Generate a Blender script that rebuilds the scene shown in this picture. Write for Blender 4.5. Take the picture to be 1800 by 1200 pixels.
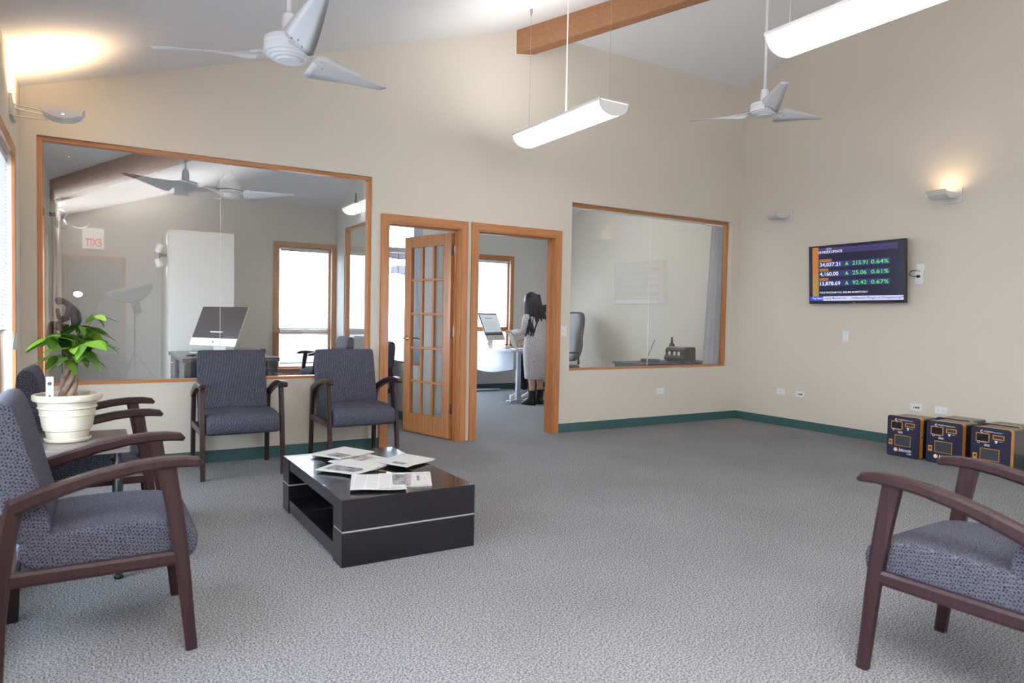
import bpy, bmesh, math, random
from mathutils import Vector, Matrix, Euler
PI = math.pi
random.seed(4)
for o in list(bpy.data.objects): bpy.data.objects.remove(o)
SC = bpy.context.scene
COL = SC.collection

# ------------------------------------------------------------------ camera
YAW, PITCH, ROLL, FPX = 5.44389898e-01, -3.37560623e-02, 1.85400237e-02, 1220.25531
cd = bpy.data.cameras.new('camera'); cam = bpy.data.objects.new('camera', cd); COL.objects.link(cam)
fw = Vector((math.sin(YAW)*math.cos(PITCH), math.cos(YAW)*math.cos(PITCH), math.sin(PITCH)))
rt = Vector((math.cos(YAW), -math.sin(YAW), 0)); up = rt.cross(fw)
r2 = math.cos(ROLL)*rt + math.sin(ROLL)*up; u2 = -math.sin(ROLL)*rt + math.cos(ROLL)*up
M = Matrix((r2, u2, -fw)).transposed().to_4x4(); M.translation = Vector((0, -5.92, 1.19))
cam.matrix_world = M
cd.sensor_width = 36; cd.lens = FPX/1800*36; cd.clip_start = .05
cd.dof.use_dof = True; cd.dof.focus_distance = 7.5; cd.dof.aperture_fstop = 3.6
SC.camera = cam
# ------------------------------------------------------------------ world, exposure, area lights
w = bpy.data.worlds.new('world'); SC.world = w; w.use_nodes = True
bg = w.node_tree.nodes['Background']; bg.inputs[0].default_value = (.76, .87, 1, 1); bg.inputs[1].default_value = 15.0
SC.view_settings.view_transform = 'Standard'; SC.view_settings.look = 'None'
SC.view_settings.gamma = 1; SC.view_settings.use_curve_mapping = False
SC.view_settings.exposure = 0.1
SC.cycles.use_denoising = True
SC.cycles.max_bounces = 10; SC.cycles.diffuse_bounces = 5; SC.cycles.transparent_max_bounces = 24
SC.cycles.sample_clamp_indirect = 6
def area(name, loc, direction, sx, sy, power, color, portal=False, spread=180):
    l = bpy.data.lights.new(name, 'AREA'); l.shape = 'RECTANGLE'; l.size = sx; l.size_y = sy
    l.energy = power; l.color = color; l.spread = math.radians(spread)
    o = bpy.data.objects.new(name, l); COL.objects.link(o); o.location = loc
    o.rotation_euler = Vector(direction).to_track_quat('-Z', 'Y').to_euler()
    if portal: l.cycles.is_portal = True
    return o
# the photographer's studio strobe bounced off the ceiling behind the camera, and the daylight in the windows (portals)
area('studio_strobe_bounce', (.35, -6.5, 1.75), (.05, .2, 1), .5, .5, 330, (1, .95, .90), spread=112)

# ------------------------------------------------------------------ materials
MATS = {}
def nd(nt, t, **k):
    n = nt.nodes.new(t)
    for a, b in k.items(): setattr(n, a, b)
    return n
def mat(name, col, rough=.6, metal=0., bump=0., bscale=200., vary=0., vscale=8., spec=.5, coat=0., emit=None, es=0.):
    m = bpy.data.materials.new(name); m.use_nodes = True; nt = m.node_tree; b = nt.nodes['Principled BSDF']
    b.inputs['Base Color'].default_value = (*col, 1); b.inputs['Roughness'].default_value = rough
    b.inputs['Metallic'].default_value = metal; b.inputs['Specular IOR Level'].default_value = spec
    b.inputs['Coat Weight'].default_value = coat
    if emit: b.inputs['Emission Color'].default_value = (*emit, 1); b.inputs['Emission Strength'].default_value = es
    if bump or vary:
        tc = nd(nt, 'ShaderNodeTexCoord')
    if vary:
        n = nd(nt, 'ShaderNodeTexNoise'); n.inputs['Scale'].default_value = vscale; n.inputs['Detail'].default_value = 6
        nt.links.new(tc.outputs['Object'], n.inputs['Vector'])
        r = nd(nt, 'ShaderNodeValToRGB'); r.color_ramp.elements[0].position = .3; r.color_ramp.elements[1].position = .7
        r.color_ramp.elements[0].color = (*[c*(1-vary) for c in col], 1); r.color_ramp.elements[1].color = (*[min(1, c*(1+vary)) for c in col], 1)
        nt.links.new(n.outputs[0], r.inputs[0]); nt.links.new(r.outputs[0], b.inputs['Base Color'])
    if bump:
        n = nd(nt, 'ShaderNodeTexNoise'); n.inputs['Scale'].default_value = bscale; n.inputs['Detail'].default_value = 3
        nt.links.new(tc.outputs['Object'], n.inputs['Vector'])
        bp = nd(nt, 'ShaderNodeBump'); bp.inputs['Strength'].default_value = bump; bp.inputs['Distance'].default_value = .004
        nt.links.new(n.outputs[0], bp.inputs['Height']); nt.links.new(bp.outputs[0], b.inputs['Normal'])
    MATS[name] = m; return m
def wood(name, c1, c2, axis='Z', rough=.38, scale=1., coat=.2):
    m = mat(name, c1, rough, coat=coat); nt = m.node_tree; b = nt.nodes['Principled BSDF']
    tc = nd(nt, 'ShaderNodeTexCoord'); mp = nd(nt, 'ShaderNodeMapping')
    s = [30*scale]*3; s['XYZ'.index(axis)] = 1.2*scale; mp.inputs['Scale'].default_value = s
    n = nd(nt, 'ShaderNodeTexNoise'); n.inputs['Scale'].default_value = 2.2; n.inputs['Detail'].default_value = 8; n.inputs['Distortion'].default_value = .25
    r = nd(nt, 'ShaderNodeValToRGB'); r.color_ramp.elements[0].position = .32; r.color_ramp.elements[1].position = .68
    r.color_ramp.elements[0].color = (*c1, 1); r.color_ramp.elements[1].color = (*c2, 1)
    for a, c in ((tc.outputs['Object'], mp.inputs[0]), (mp.outputs[0], n.inputs['Vector']), (n.outputs[0], r.inputs[0]), (r.outputs[0], b.inputs['Base Color'])): nt.links.new(a, c)
    return m
mat('wall_paint', (.66, .61, .53), .85, bump=.12, bscale=260, spec=.2)
mat('ceiling_paint', (.78, .78, .80), .9, bump=.08, bscale=160, spec=.1)
mat('office_paint', (.64, .62, .58), .85, bump=.1, bscale=260, spec=.2)
mat('return_white', (.78, .76, .72), .8)
mat('baseboard_teal', (.035, .095, .098), .5)
for ax in 'XYZ': wood('oak_'+ax, (.36, .135, .042), (.50, .215, .075), ax)
for ax in 'XY': wood('beam_'+ax, (.30, .14, .068), (.37, .18, .09), ax, rough=.65, coat=0, scale=.6)
wood('espresso', (.020, .009, .0115), (.036, .016, .019), 'Z', rough=.36, coat=.08)
MATS['espresso'].node_tree.nodes['Principled BSDF'].inputs['Specular IOR Level'].default_value = .35
mat('espresso_table', (.008, .007, .011), .22, coat=.25, vary=.12, vscale=3)
wood('grey_wood', (.12, .10, .10), (.20, .17, .17), 'X', rough=.35)
mat('metal_strip', (.72, .72, .75), .35, .6)
mat('chrome', (.75, .75, .77), .15, 1)
mat('steel', (.45, .46, .5), .3, 1)
mat('brass', (.75, .52, .22), .2, 1)
mat('black_plastic', (.012, .012, .015), .35)
mat('dark_metal', (.03, .03, .035), .35, .5)
mat('white_plastic', (.80, .80, .80), .35)
mat('fan_white', (.74, .75, .78), .4)
mat('sconce_white', (.66, .64, .62), .45)
mat('slot_dark', (.05, .03, .04), .6)
mat('blind_white', (.72, .72, .74), .5)
mat('rope_white', (.8, .8, .8), .6)
mat('desk_dark', (.028, .036, .06), .4)
mat('desk_top', (.10, .095, .10), .3, coat=.3)
mat('desk_white', (.55, .60, .72), .25, coat=.3)
mat('desk_metal', (.50, .55, .66), .35, .3)
mat('pot_cream', (.66, .62, .50), .45, vary=.06, vscale=14)
mat('soil', (.045, .022, .012), .95, bump=1, bscale=90, vary=.5, vscale=60)
mat('bark', (.27, .19, .14), .85, bump=1, bscale=60, vary=.4, vscale=30)
mat('bronze', (.035, .03, .045), .28, .75, bump=.3, bscale=40)
mat('paper', (.75, .74, .72), .8)
mat('skin', (.50, .29, .21), .55)
mat('hair_black', (.012, .008, .012), .45, bump=.6, bscale=120)
mat('leather_black', (.012, .012, .014), .4)
mat('leather_grey', (.045, .048, .058), .35)
mat('curtain_grey', (.74, .74, .78), .9)
mat('bottle_glass', (.02, .02, .02), .08)
mat('bottle_red', (.12, .01, .02), .2)
mat('navy_panel', (.012, .013, .040), .35)
mat('atm_orange', (.55, .25, .035), .45)
mat('atm_body', (.035, .032, .034), .3, coat=.3)
mat('atm_screen', (.045, .055, .065), .12)
mat('print_white', (.85, .85, .88), .6)
mat('print_peach', (.85, .55, .38), .6)
mat('print_lilac', (.45, .40, .62), .6)
mat('print_dark', (.03, .03, .04), .6)
mat('screen_black', (.010, .010, .018), .22)
mat('imac_silver', (.78, .76, .70), .35, .1)
mat('white_cloth', (.8, .8, .8), .9)
mat('trouser_black', (.02, .02, .025), .8)
mat('stone', (.030, .028, .035), .9, bump=1, bscale=14, vary=.35, vscale=6)  # near-black base colour stands in for porch shade on the outdoor arch
mat('stone_pale', (.085, .085, .095), .9)
mat('ground_pale', (.5, .5, .5), .9)
mat('door_grey', (.30, .28, .27), .6)
mat('exit_face', (.75, .73, .7), .5, emit=(1, .85, .75), es=1.6)
mat('exit_red', (.6, .08, .05), .5, emit=(1, .15, .08), es=.6)
mat('tube_lens', (.9, .9, .9), .5, emit=(1, .985, .95), es=5.5)
mat('bulb_warm', (.9, .8, .6), .5, emit=(1, .72, .42), es=25)
mat('bulb_white', (.9, .9, .9), .5, emit=(1, .95, .88), es=14)
mat('flash_white', (.9, .9, .9), .5, emit=(1, .98, 1), es=60)
def emis(name, c, s=1.): mat(name, (.0, .0, .0), .25, emit=c, es=s)
emis('tv_navy', (.012, .011, .038), 1.0); emis('tv_band', (.040, .035, .13), 1.0); emis('tv_row', (.028, .034, .16)); emis('tv_white', (.80, .84, 1), 1.0)
emis('tv_green', (.12, .72, .12), 1.0); emis('tv_orange', (.44, .17, .035), 1.0); emis('tv_lavender', (.22, .20, .45), 1.0)
emis('tv_blue', (.035, .085, .55), 1.0); emis('tv_bar', (.62, .64, .95), 1.0); emis('tv_pink', (.30, .06, .14), 1.0); emis('tv_text_dark', (.03, .03, .10)); emis('tv_brown', (.12,.05,.02))
emis('tv_gold', (.36, .23, .05), 1.0)
emis('monitor_on', (.50, .55, .60), 1.0); emis('monitor_text', (.08, .08, .10), 1.0)
def glass(name, tint=(1, 1, 1), ior=1.5, gl=(1, 1, 1)):
    m = bpy.data.materials.new(name); m.use_nodes = True; nt = m.node_tree; nt.nodes.clear()
    out = nd(nt, 'ShaderNodeOutputMaterial'); mx = nd(nt, 'ShaderNodeMixShader'); t = nd(nt, 'ShaderNodeBsdfTransparent'); g = nd(nt, 'ShaderNodeBsdfGlossy')
    f = nd(nt, 'ShaderNodeFresnel'); g.inputs['Roughness'].default_value = 0; t.inputs[0].default_value = (*tint, 1); g.inputs[0].default_value = (*gl, 1)
    geo = nd(nt, 'ShaderNodeNewGeometry'); mr = nd(nt, 'ShaderNodeMapRange'); mr.inputs[3].default_value = ior; mr.inputs[4].default_value = 1/ior   # both faces of the pane reflect like glass seen from air
    nt.links.new(geo.outputs['Backfacing'], mr.inputs[0]); nt.links.new(mr.outputs[0], f.inputs[0])
    nt.links.new(f.outputs[0], mx.inputs[0]); nt.links.new(t.outputs[0], mx.inputs[1]); nt.links.new(g.outputs[0], mx.inputs[2]); nt.links.new(mx.outputs[0], out.inputs[0])
    MATS[name] = m
glass('pane_glass', (.985, .99, .99), 1.68)
glass('table_glass', (.75, .8, .8), 1.6)
glass('office_glass', (.97, .98, .985), 1.5)
# carpet: speckled loop pile
def carpet():
    m = mat('carpet', (.2, .2, .2), .95, spec=.1); nt = m.node_tree; b = nt.nodes['Principled BSDF']
    tc = nd(nt, 'ShaderNodeTexCoord'); v = nd(nt, 'ShaderNodeTexNoise'); v.inputs['Scale'].default_value = 145; v.inputs['Detail'].default_value = 3; v.inputs['Roughness'].default_value = .6
    r = nd(nt, 'ShaderNodeValToRGB'); e = r.color_ramp.elements; e[0].position = .42; e[0].color = (.075, .078, .086, 1); e[1].position = .58; e[1].color = (.365, .365, .38, 1)
    n2 = nd(nt, 'ShaderNodeTexNoise'); n2.inputs['Scale'].default_value = 1.3; n2.inputs['Detail'].default_value = 3
    r2_ = nd(nt, 'ShaderNodeMapRange'); r2_.inputs[1].default_value = .3; r2_.inputs[2].default_value = .7; r2_.inputs[3].default_value = .92; r2_.inputs[4].default_value = 1.07
    mx = nd(nt, 'ShaderNodeVectorMath', operation='SCALE')
    bp = nd(nt, 'ShaderNodeBump'); bp.inputs['Strength'].default_value = .5; bp.inputs['Distance'].default_value = .004
    L = nt.links.new
    L(tc.outputs['Object'], v.inputs['Vector']); L(tc.outputs['Object'], n2.inputs['Vector']); L(v.outputs[0], r.inputs[0]); L(n2.outputs[0], r2_.inputs[0])
    L(r.outputs[0], mx.inputs[0]); L(r2_.outputs[0], mx.inputs['Scale']); L(mx.outputs[0], b.inputs['Base Color']); L(v.outputs[0], bp.inputs['Height']); L(bp.outputs[0], b.inputs['Normal'])
carpet()
# woven seat fabric: small dark cells with pale threads between
def fabric(name, dark, pale, scale):
    m = mat(name, dark, .9, spec=.2); nt = m.node_tree; b = nt.nodes['Principled BSDF']
    tc = nd(nt, 'ShaderNodeTexCoord'); v = nd(nt, 'ShaderNodeTexVoronoi', feature='DISTANCE_TO_EDGE'); v.inputs['Scale'].default_value = scale; v.inputs['Randomness'].default_value = .45
    mp = nd(nt, 'ShaderNodeMapping'); mp.inputs['Rotation'].default_value = (.62, .55, .5)
    r = nd(nt, 'ShaderNodeValToRGB'); e = r.color_ramp.elements; e[0].position = .04; e[0].color = (*pale, 1); e[1].position = .22; e[1].color = (*dark, 1)
    bp = nd(nt, 'ShaderNodeBump'); bp.inputs['Strength'].default_value = .5; bp.inputs['Distance'].default_value = .003; bp.invert = True
    L = nt.links.new
    L(tc.outputs['Object'], mp.inputs[0]); L(mp.outputs[0], v.inputs['Vector']); L(v.outputs[0], r.inputs[0]); L(r.outputs[0], b.inputs['Base Color']); L(v.outputs[0], bp.inputs['Height']); L(bp.outputs[0], b.inputs['Normal'])
fabric('seat_fabric', (.019, .019, .028), (.105, .11, .148), 120)
def leafmat():
    m = mat('leaf_green', (.10, .22, .035), .45); nt = m.node_tree; b = nt.nodes['Principled BSDF']
    oi = nd(nt, 'ShaderNodeObjectInfo'); r = nd(nt, 'ShaderNodeValToRGB'); e = r.color_ramp.elements; e[0].color = (.08, .22, .03, 1); e[1].color = (.28, .50, .06, 1)
    nt.links.new(oi.outputs['Random'], r.inputs[0]); nt.links.new(r.outputs[0], b.inputs['Base Color'])
leafmat()
mat('leaf_stem_green', (.14, .20, .06), .6)
def knit():
    m = mat('knit_grey', (.42, .38, .38), .95, spec=.1); nt = m.node_tree; b = nt.nodes['Principled BSDF']
    tc = nd(nt, 'ShaderNodeTexCoord'); mp = nd(nt, 'ShaderNodeMapping'); mp.inputs['Scale'].default_value = (60, 60, 190)
    n = nd(nt, 'ShaderNodeTexNoise'); n.inputs['Scale'].default_value = 1.; n.inputs['Detail'].default_value = 4
    r = nd(nt, 'ShaderNodeValToRGB'); e = r.color_ramp.elements; e[0].position = .35; e[0].color = (.34, .32, .34, 1); e[1].position = .65; e[1].color = (.64, .60, .60, 1)
    bp = nd(nt, 'ShaderNodeBump'); bp.inputs['Strength'].default_value = .4; bp.inputs['Distance'].default_value = .004
    L = nt.links.new
    L(tc.outputs['Object'], mp.inputs[0]); L(mp.outputs[0], n.inputs['Vector']); L(n.outputs[0], r.inputs[0]); L(r.outputs[0], b.inputs['Base Color']); L(n.outputs[0], bp.inputs['Height']); L(bp.outputs[0], b.inputs['Normal'])
knit()
def newsprint():
    m = mat('newsprint', (.7, .69, .67), .85, spec=.1); nt = m.node_tree; b = nt.nodes['Principled BSDF']
    tc = nd(nt, 'ShaderNodeTexCoord'); mp = nd(nt, 'ShaderNodeMapping')
    br = nd(nt, 'ShaderNodeTexBrick'); br.offset = 0; br.inputs['Scale'].default_value = 1; br.inputs['Brick Width'].default_value = .062; br.inputs['Row Height'].default_value = .0068
    br.inputs['Mortar Size'].default_value = .0024; br.inputs['Color1'].default_value = (.26, .26, .27, 1); br.inputs['Color2'].default_value = (.42, .42, .42, 1); br.inputs['Mortar'].default_value = (.74, .73, .70, 1)
    L = nt.links.new; L(tc.outputs['Object'], mp.inputs[0]); L(mp.outputs[0], br.inputs['Vector']); L(br.outputs[0], b.inputs['Base Color'])
newsprint()
mat('news_photo', (.22, .22, .23), .8, vary=.8, vscale=28)
mat('news_colour', (.35, .28, .30), .8, vary=.6, vscale=30)

# ------------------------------------------------------------------ helpers
class MB:
    def __init__(s): s.bm = bmesh.new()
    def box(s, x0, x1, y0, y1, z0, z1, bev=0, mtx=None):
        vs = [s.bm.verts.new((x, y, z)) for x in (x0, x1) for y in (y0, y1) for z in (z0, z1)]
        fs = [s.bm.faces.new([vs[i] for i in f]) for f in ((0, 1, 3, 2), (4, 6, 7, 5), (0, 4, 5, 1), (2, 3, 7, 6), (0, 2, 6, 4), (1, 5, 7, 3))]
        if bev:
            es = list({e for f in fs for e in f.edges}); r = bmesh.ops.bevel(s.bm, geom=es, offset=bev, segments=2, profile=.5, affect='EDGES', clamp_overlap=True)
            vs = list({v for f in r['faces'] for v in f.verts} | {v for v in vs if v.is_valid})
        if mtx is not None: bmesh.ops.transform(s.bm, matrix=mtx, verts=[v for v in vs if v.is_valid])
        return s
    def prism(s, pts, a, b, axis='Y', bev=0):
        """polygon pts in the plane across axis, extruded a..b"""
        def P(p, t): return {'X': (t, p[0], p[1]), 'Y': (p[0], t, p[1]), 'Z': (p[0], p[1], t)}[axis]
        A = [s.bm.verts.new(P(p, a)) for p in pts]; B = [s.bm.verts.new(P(p, b)) for p in pts]; n = len(pts)
        fs = [s.bm.faces.new(A), s.bm.faces.new(B[::-1])]
        for i in range(n): fs.append(s.bm.faces.new((A[i], B[i], B[(i+1) % n], A[(i+1) % n])))
        if bev:
            es = list({e for f in fs[:2] for e in f.edges}); bmesh.ops.bevel(s.bm, geom=es, offset=bev, segments=2, profile=.5, affect='EDGES', clamp_overlap=True)
        return s
    def ring(s, rings, close=True, caps=True):
        V = [[s.bm.verts.new(p) for p in r] for r in rings]; n = len(V[0])
        for a, b in zip(V, V[1:]):
            for i in range(n if close else n-1): s.bm.faces.new((a[i], a[(i+1) % n], b[(i+1) % n], b[i]))
        if caps and close:
            s.bm.faces.new(V[0][::-1]); s.bm.faces.new(V[-1])
        return s
    def lathe(s, prof, n=24, c=(0, 0, 0), caps=True):
        return s.ring([[(c[0]+r*math.cos(2*PI*i/n), c[1]+r*math.sin(2*PI*i/n), c[2]+z) for i in range(n)] for r, z in prof], caps=caps)
    def tube(s, pts, r, n=8):
        pts = [Vector(p) for p in pts]; rs = r if isinstance(r, (list, tuple)) else [r]*len(pts); rings = []
        d0 = (pts[1]-pts[0]).normalized(); a = d0.orthogonal().normalized()
        for i, p in enumerate(pts):
            d = (pts[min(i+1, len(pts)-1)]-pts[max(i-1, 0)]).normalized()
            a = (a - d*a.dot(d)).normalized(); b = d.cross(a)
            rings.append([p+rs[i]*(math.cos(2*PI*k/n)*a+math.sin(2*PI*k/n)*b) for k in range(n)])
        return s.ring(rings)
    def sweep(s, pts, wv, hw, hh):
        """rectangular bar along pts; wv = constant width direction; hw half width; hh half heights list"""
        pts = [Vector(p) for p in pts]; wv = Vector(wv).normalized(); rings = []
        for i, p in enumerate(pts):
            d = (pts[min(i+1, len(pts)-1)]-pts[max(i-1, 0)]).normalized(); u = wv.cross(d).normalized()
            h = hh[i] if isinstance(hh, (list, tuple)) else hh; q = hw[i] if isinstance(hw, (list, tuple)) else hw
            rings.append([p+wv*q*a+u*h*b for a, b in ((-1, -.55), (-.75, -1), (.75, -1), (1, -.55), (1, .55), (.75, 1), (-.75, 1), (-1, .55))])
        return s.ring(rings)
    def sphere(s, c, r, seg=16, rng=10, sc=(1, 1, 1)):
        m = Matrix.Translation(c) @ Matrix.Diagonal((r*sc[0], r*sc[1], r*sc[2], 1))
        bmesh.ops.create_uvsphere(s.bm, u_segments=seg, v_segments=rng, radius=1, matrix=m); return s
    def build(s, name, material, parent=None, smooth=False, sub=0, loc=None):
        bmesh.ops.recalc_face_normals(s.bm, faces=s.bm.faces)
        me = bpy.data.meshes.new(name); s.bm.to_mesh(me); s.bm.free()
        o = bpy.data.objects.new(name, me); COL.objects.link(o)
        if material: me.materials.append(MATS[material] if isinstance(material, str) else material)
        if smooth:
            for p in me.polygons: p.use_smooth = True
        if sub: md = o.modifiers.new('sub', 'SUBSURF'); md.levels = md.render_levels = sub
        if parent: o.parent = parent
        if loc: o.location = loc
        return o
def B(*a, **k): return MB().box(*a, **k)
def autosmooth(o, ang=35):
    for p in o.data.polygons: p.use_smooth = True
    o.data.set_sharp_from_angle(angle=math.radians(ang)); return o
def tag(o, label=None, cat=None, group=None, kind=None):
    if label: o['label'] = label
    if cat: o['category'] = cat
    if group: o['group'] = group
    if kind: o['kind'] = kind
    return o
def empty(name, loc=(0, 0, 0), rz=0, **k):
    o = bpy.data.objects.new(name, None); COL.objects.link(o); o.location = loc; o.rotation_euler = (0, 0, rz); o.empty_display_size = .1
    return tag(o, **k)
def struct(o): o['kind'] = 'structure'; return o
def copy_tree(o, parent=None):
    c = o.copy(); COL.objects.link(c)
    if parent: c.parent = parent; c.matrix_parent_inverse = o.matrix_parent_inverse
    for ch in list(o.children): copy_tree(ch, c)
    return c
def place(o, loc, rz=None, label=None):
    o.location = loc
    if rz is not None: o.rotation_euler = (0, 0, rz)
    if label: o['label'] = label
    return o
def text(body, material, parent, origin, xd, yd, width, height, ext=.0006, name='lettering', shear=0, bold=.006):
    cu = bpy.data.curves.new('t', 'FONT'); cu.body = body; cu.extrude = 0; cu.offset = bold; cu.shear = shear; cu.resolution_u = 3
    t = bpy.data.objects.new('t', cu); COL.objects.link(t); bpy.context.view_layer.update()
    me = bpy.data.meshes.new_from_object(t.evaluated_get(bpy.context.evaluated_depsgraph_get())); bpy.data.objects.remove(t); bpy.data.curves.remove(cu)
    xs = [v.co.x for v in me.vertices]; ys = [v.co.y for v in me.vertices]; x0, x1, y0, y1 = min(xs), max(xs), min(ys), max(ys)
    X = Vector(xd); Y = Vector(yd); Z = X.cross(Y)
    for v in me.vertices:
        v.co = Vector(origin) + X*(v.co.x-x0)/(x1-x0)*width + Y*(v.co.y-y0)/(y1-y0)*height + Z*ext
    me.materials.clear(); me.materials.append(MATS[material]); me.name = name
    o = bpy.data.objects.new(name, me); COL.objects.link(o); o.parent = parent
    return o
def quad(material, name, parent, origin, xd, yd, u0, u1, v0, v1, ext=.0004, thick=.0):
    X = Vector(xd); Y = Vector(yd); Z = X.cross(Y); O = Vector(origin)
    bm = MB(); a = []
    for z in ((ext,) if not thick else (ext, ext+thick)):
        a.append([O+X*u+Y*v+Z*z for u, v in ((u0, v0), (u1, v0), (u1, v1), (u0, v1))])
    if thick: bm.ring(a)
    else: bm.bm.faces.new([bm.bm.verts.new(p) for p in a[0]])
    return bm.build(name, material, parent)

# ------------------------------------------------------------------ room dimensions
XL, XR, YF, YR = -.425, 6.855, 4.10, -7.5      # left wall, right wall, far office wall, rear wall
EAVE, SLOPE, WT = 2.72, .3235, .12
def roofz(x, y): return EAVE + SLOPE*min(x-XL, YF-y)
HY = YF-(XR-XL)                                 # where the hip meets the right wall
HZ = EAVE+SLOPE*(XR-XL)
struct(B(XL-.3, XR+.3, YR-.3, YF+.3, -.15, 0).build('floor', 'carpet'))
m = MB(); T = .12
for quadp in (((XL-.2, YF+.2), (XR+.2, YF+.2), (XR+.2, HY-.2), None), ((XL-.2, YF+.2), None, (XR+.2, HY-.2), (XR+.2, YR-.2), (XL-.2, YR-.2))):
    ps = [p for p in quadp if p]
    back = quadp[3] is None if len(quadp) == 4 else False
    f = (lambda x, y: EAVE+SLOPE*(YF-y)) if back else (lambda x, y: EAVE+SLOPE*(x-XL))
    m.ring([[(x, y, f(x, y)) for x, y in ps], [(x, y, f(x, y)+T) for x, y in ps]])
struct(m.build('ceiling', 'ceiling_paint'))

def wall(name, axis, pos, t, a0, a1, top, holes, material):
    """wall panel along an axis with rectangular holes (a0,a1,z0,z1); top = list of (a, z) outline above the grid"""
    zg = max([h[3] for h in holes] + [2.0]); As = sorted({a0, a1, *[h[0] for h in holes], *[h[1] for h in holes]}); Zs = sorted({0, zg, *[h[2] for h in holes], *[h[3] for h in holes]})
    mb = MB()
    for u0, u1 in zip(As, As[1:]):
        z_run = None
        for v0, v1 in zip(Zs, Zs[1:]):
            uc, vc = (u0+u1)/2, (v0+v1)/2
            if any(h[0] < uc < h[1] and h[2] < vc < h[3] for h in holes): continue
            if axis == 'X': mb.box(u0, u1, pos, pos+t, v0, v1)
            else: mb.box(pos, pos+t, u0, u1, v0, v1)
    pts = [(a0, zg), (a1, zg)] + [p for p in sorted(top, reverse=True)]
    mb.prism(pts, pos, pos+t, 'Y' if axis == 'X' else 'X')
    bmesh.ops.remove_doubles(mb.bm, verts=mb.bm.verts, dist=1e-5)
    o = mb.build(name, material); return struct(o)
W1 = (-.33, 2.12, .645, 2.41); W2 = (4.29, 6.70, .645, 2.41)
D1 = (2.26, 3.005, 0, 2.035); D2 = (3.17, 4.095, 0, 2.035)
eps = .03
wall('wall_back', 'X', 0, WT, XL, XR, [(XL, EAVE+eps), (XL+YF, roofz(XL+YF, 0)+eps), (XR, roofz(XR, 0)+eps)], [W1, W2, D1, D2], 'wall_paint')
W4 = (2.22, 2.98, .42, 2.14); W5 = (5.24, 6.01, .40, 2.16); W6 = (3.55, 4.85, .30, 2.62)
wall('wall_far', 'X', YF, WT, XL, XR, [(XL, EAVE+eps), (XR, EAVE+eps)], [W4, W5, W6], 'office_paint')
LW = [(-1.55, -.62, .42, 2.13), (-3.45, -2.5, .42, 2.13), (-5.3, -4.35, .42, 2.13)]; LWO = (1.2, 2.5, .42, 2.13)
wall('wall_left', 'Y', XL-WT, WT, YR, YF, [(YR, EAVE+eps), (YF, EAVE+eps)], LW+[LWO], 'wall_paint')
wall('wall_right', 'Y', XR, WT, YR, YF, [(YR, HZ+eps), (HY, HZ+eps), (YF, EAVE+eps)], [], 'wall_paint')
RW = (5.0, 6.6, .5, 2.3)
wall('wall_rear', 'X', YR-WT, WT, XL, XR, [(XL, EAVE+eps), (XR, HZ+eps)], [RW], 'wall_paint')
W3 = (1.0, 3.72, .645, 2.41); PX, PT = 3.045, .09
wall('wall_partition', 'Y', PX, PT, WT, YF, [(WT, roofz(PX, WT)+.0), (PT*0+.63, roofz(PX, .63)), (YF, EAVE)], [W3], 'office_paint')
# baseboards (coved teal rubber)
def base(name, segs):
    mb = MB()
    for x0, x1, y0, y1 in segs: mb.box(x0, x1, y0, y1, 0, .095, bev=.002)
    struct(mb.build(name, 'baseboard_teal'))
base('baseboard_back', [(XL, 2.20, -.008, 0), (4.155, XR, -.008, 0)])
base('baseboard_right', [(XR-.008, XR, YR, 0), (XR-.008, XR, WT, YF)])
base('baseboard_left', [(XL, XL+.008, YR, 0), (XL, XL+.008, WT, YF)])
base('baseboard_far', [(XL, PX, YF-.008, YF), (PX+PT, XR, YF-.008, YF)])
base('baseboard_partition', [(PX-.008, PX, WT, YF), (PX+PT, PX+PT+.008, WT, YF)])
# hip beam, following the roof valley through both rooms
def beam():
    mb = MB(); hw = .072; L0 = Vector((XL+.02, YF-.02, 0)); L1 = Vector((XR, HY, 0)); d = (L1-L0).normalized(); s = Vector((d.y, -d.x, 0)); rings = []
    s = Vector((-d.y, d.x, 0))
    for p in (L0, L1):
        zz = EAVE+SLOPE*(p.x-XL)
        rings.append([p+s*hw+Vector((0, 0, zz+.0)), p-s*hw+Vector((0, 0, zz+.0)), p-s*hw+Vector((0, 0, zz-.245)), p+s*hw+Vector((0, 0, zz-.245))])
    mb.ring(rings); o = mb.build('trim_1', None); o.data.materials.append(MATS['beam_X']); return struct(o)
tag(beam(), 'exposed brown timber hip beam under the ceiling')

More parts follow.
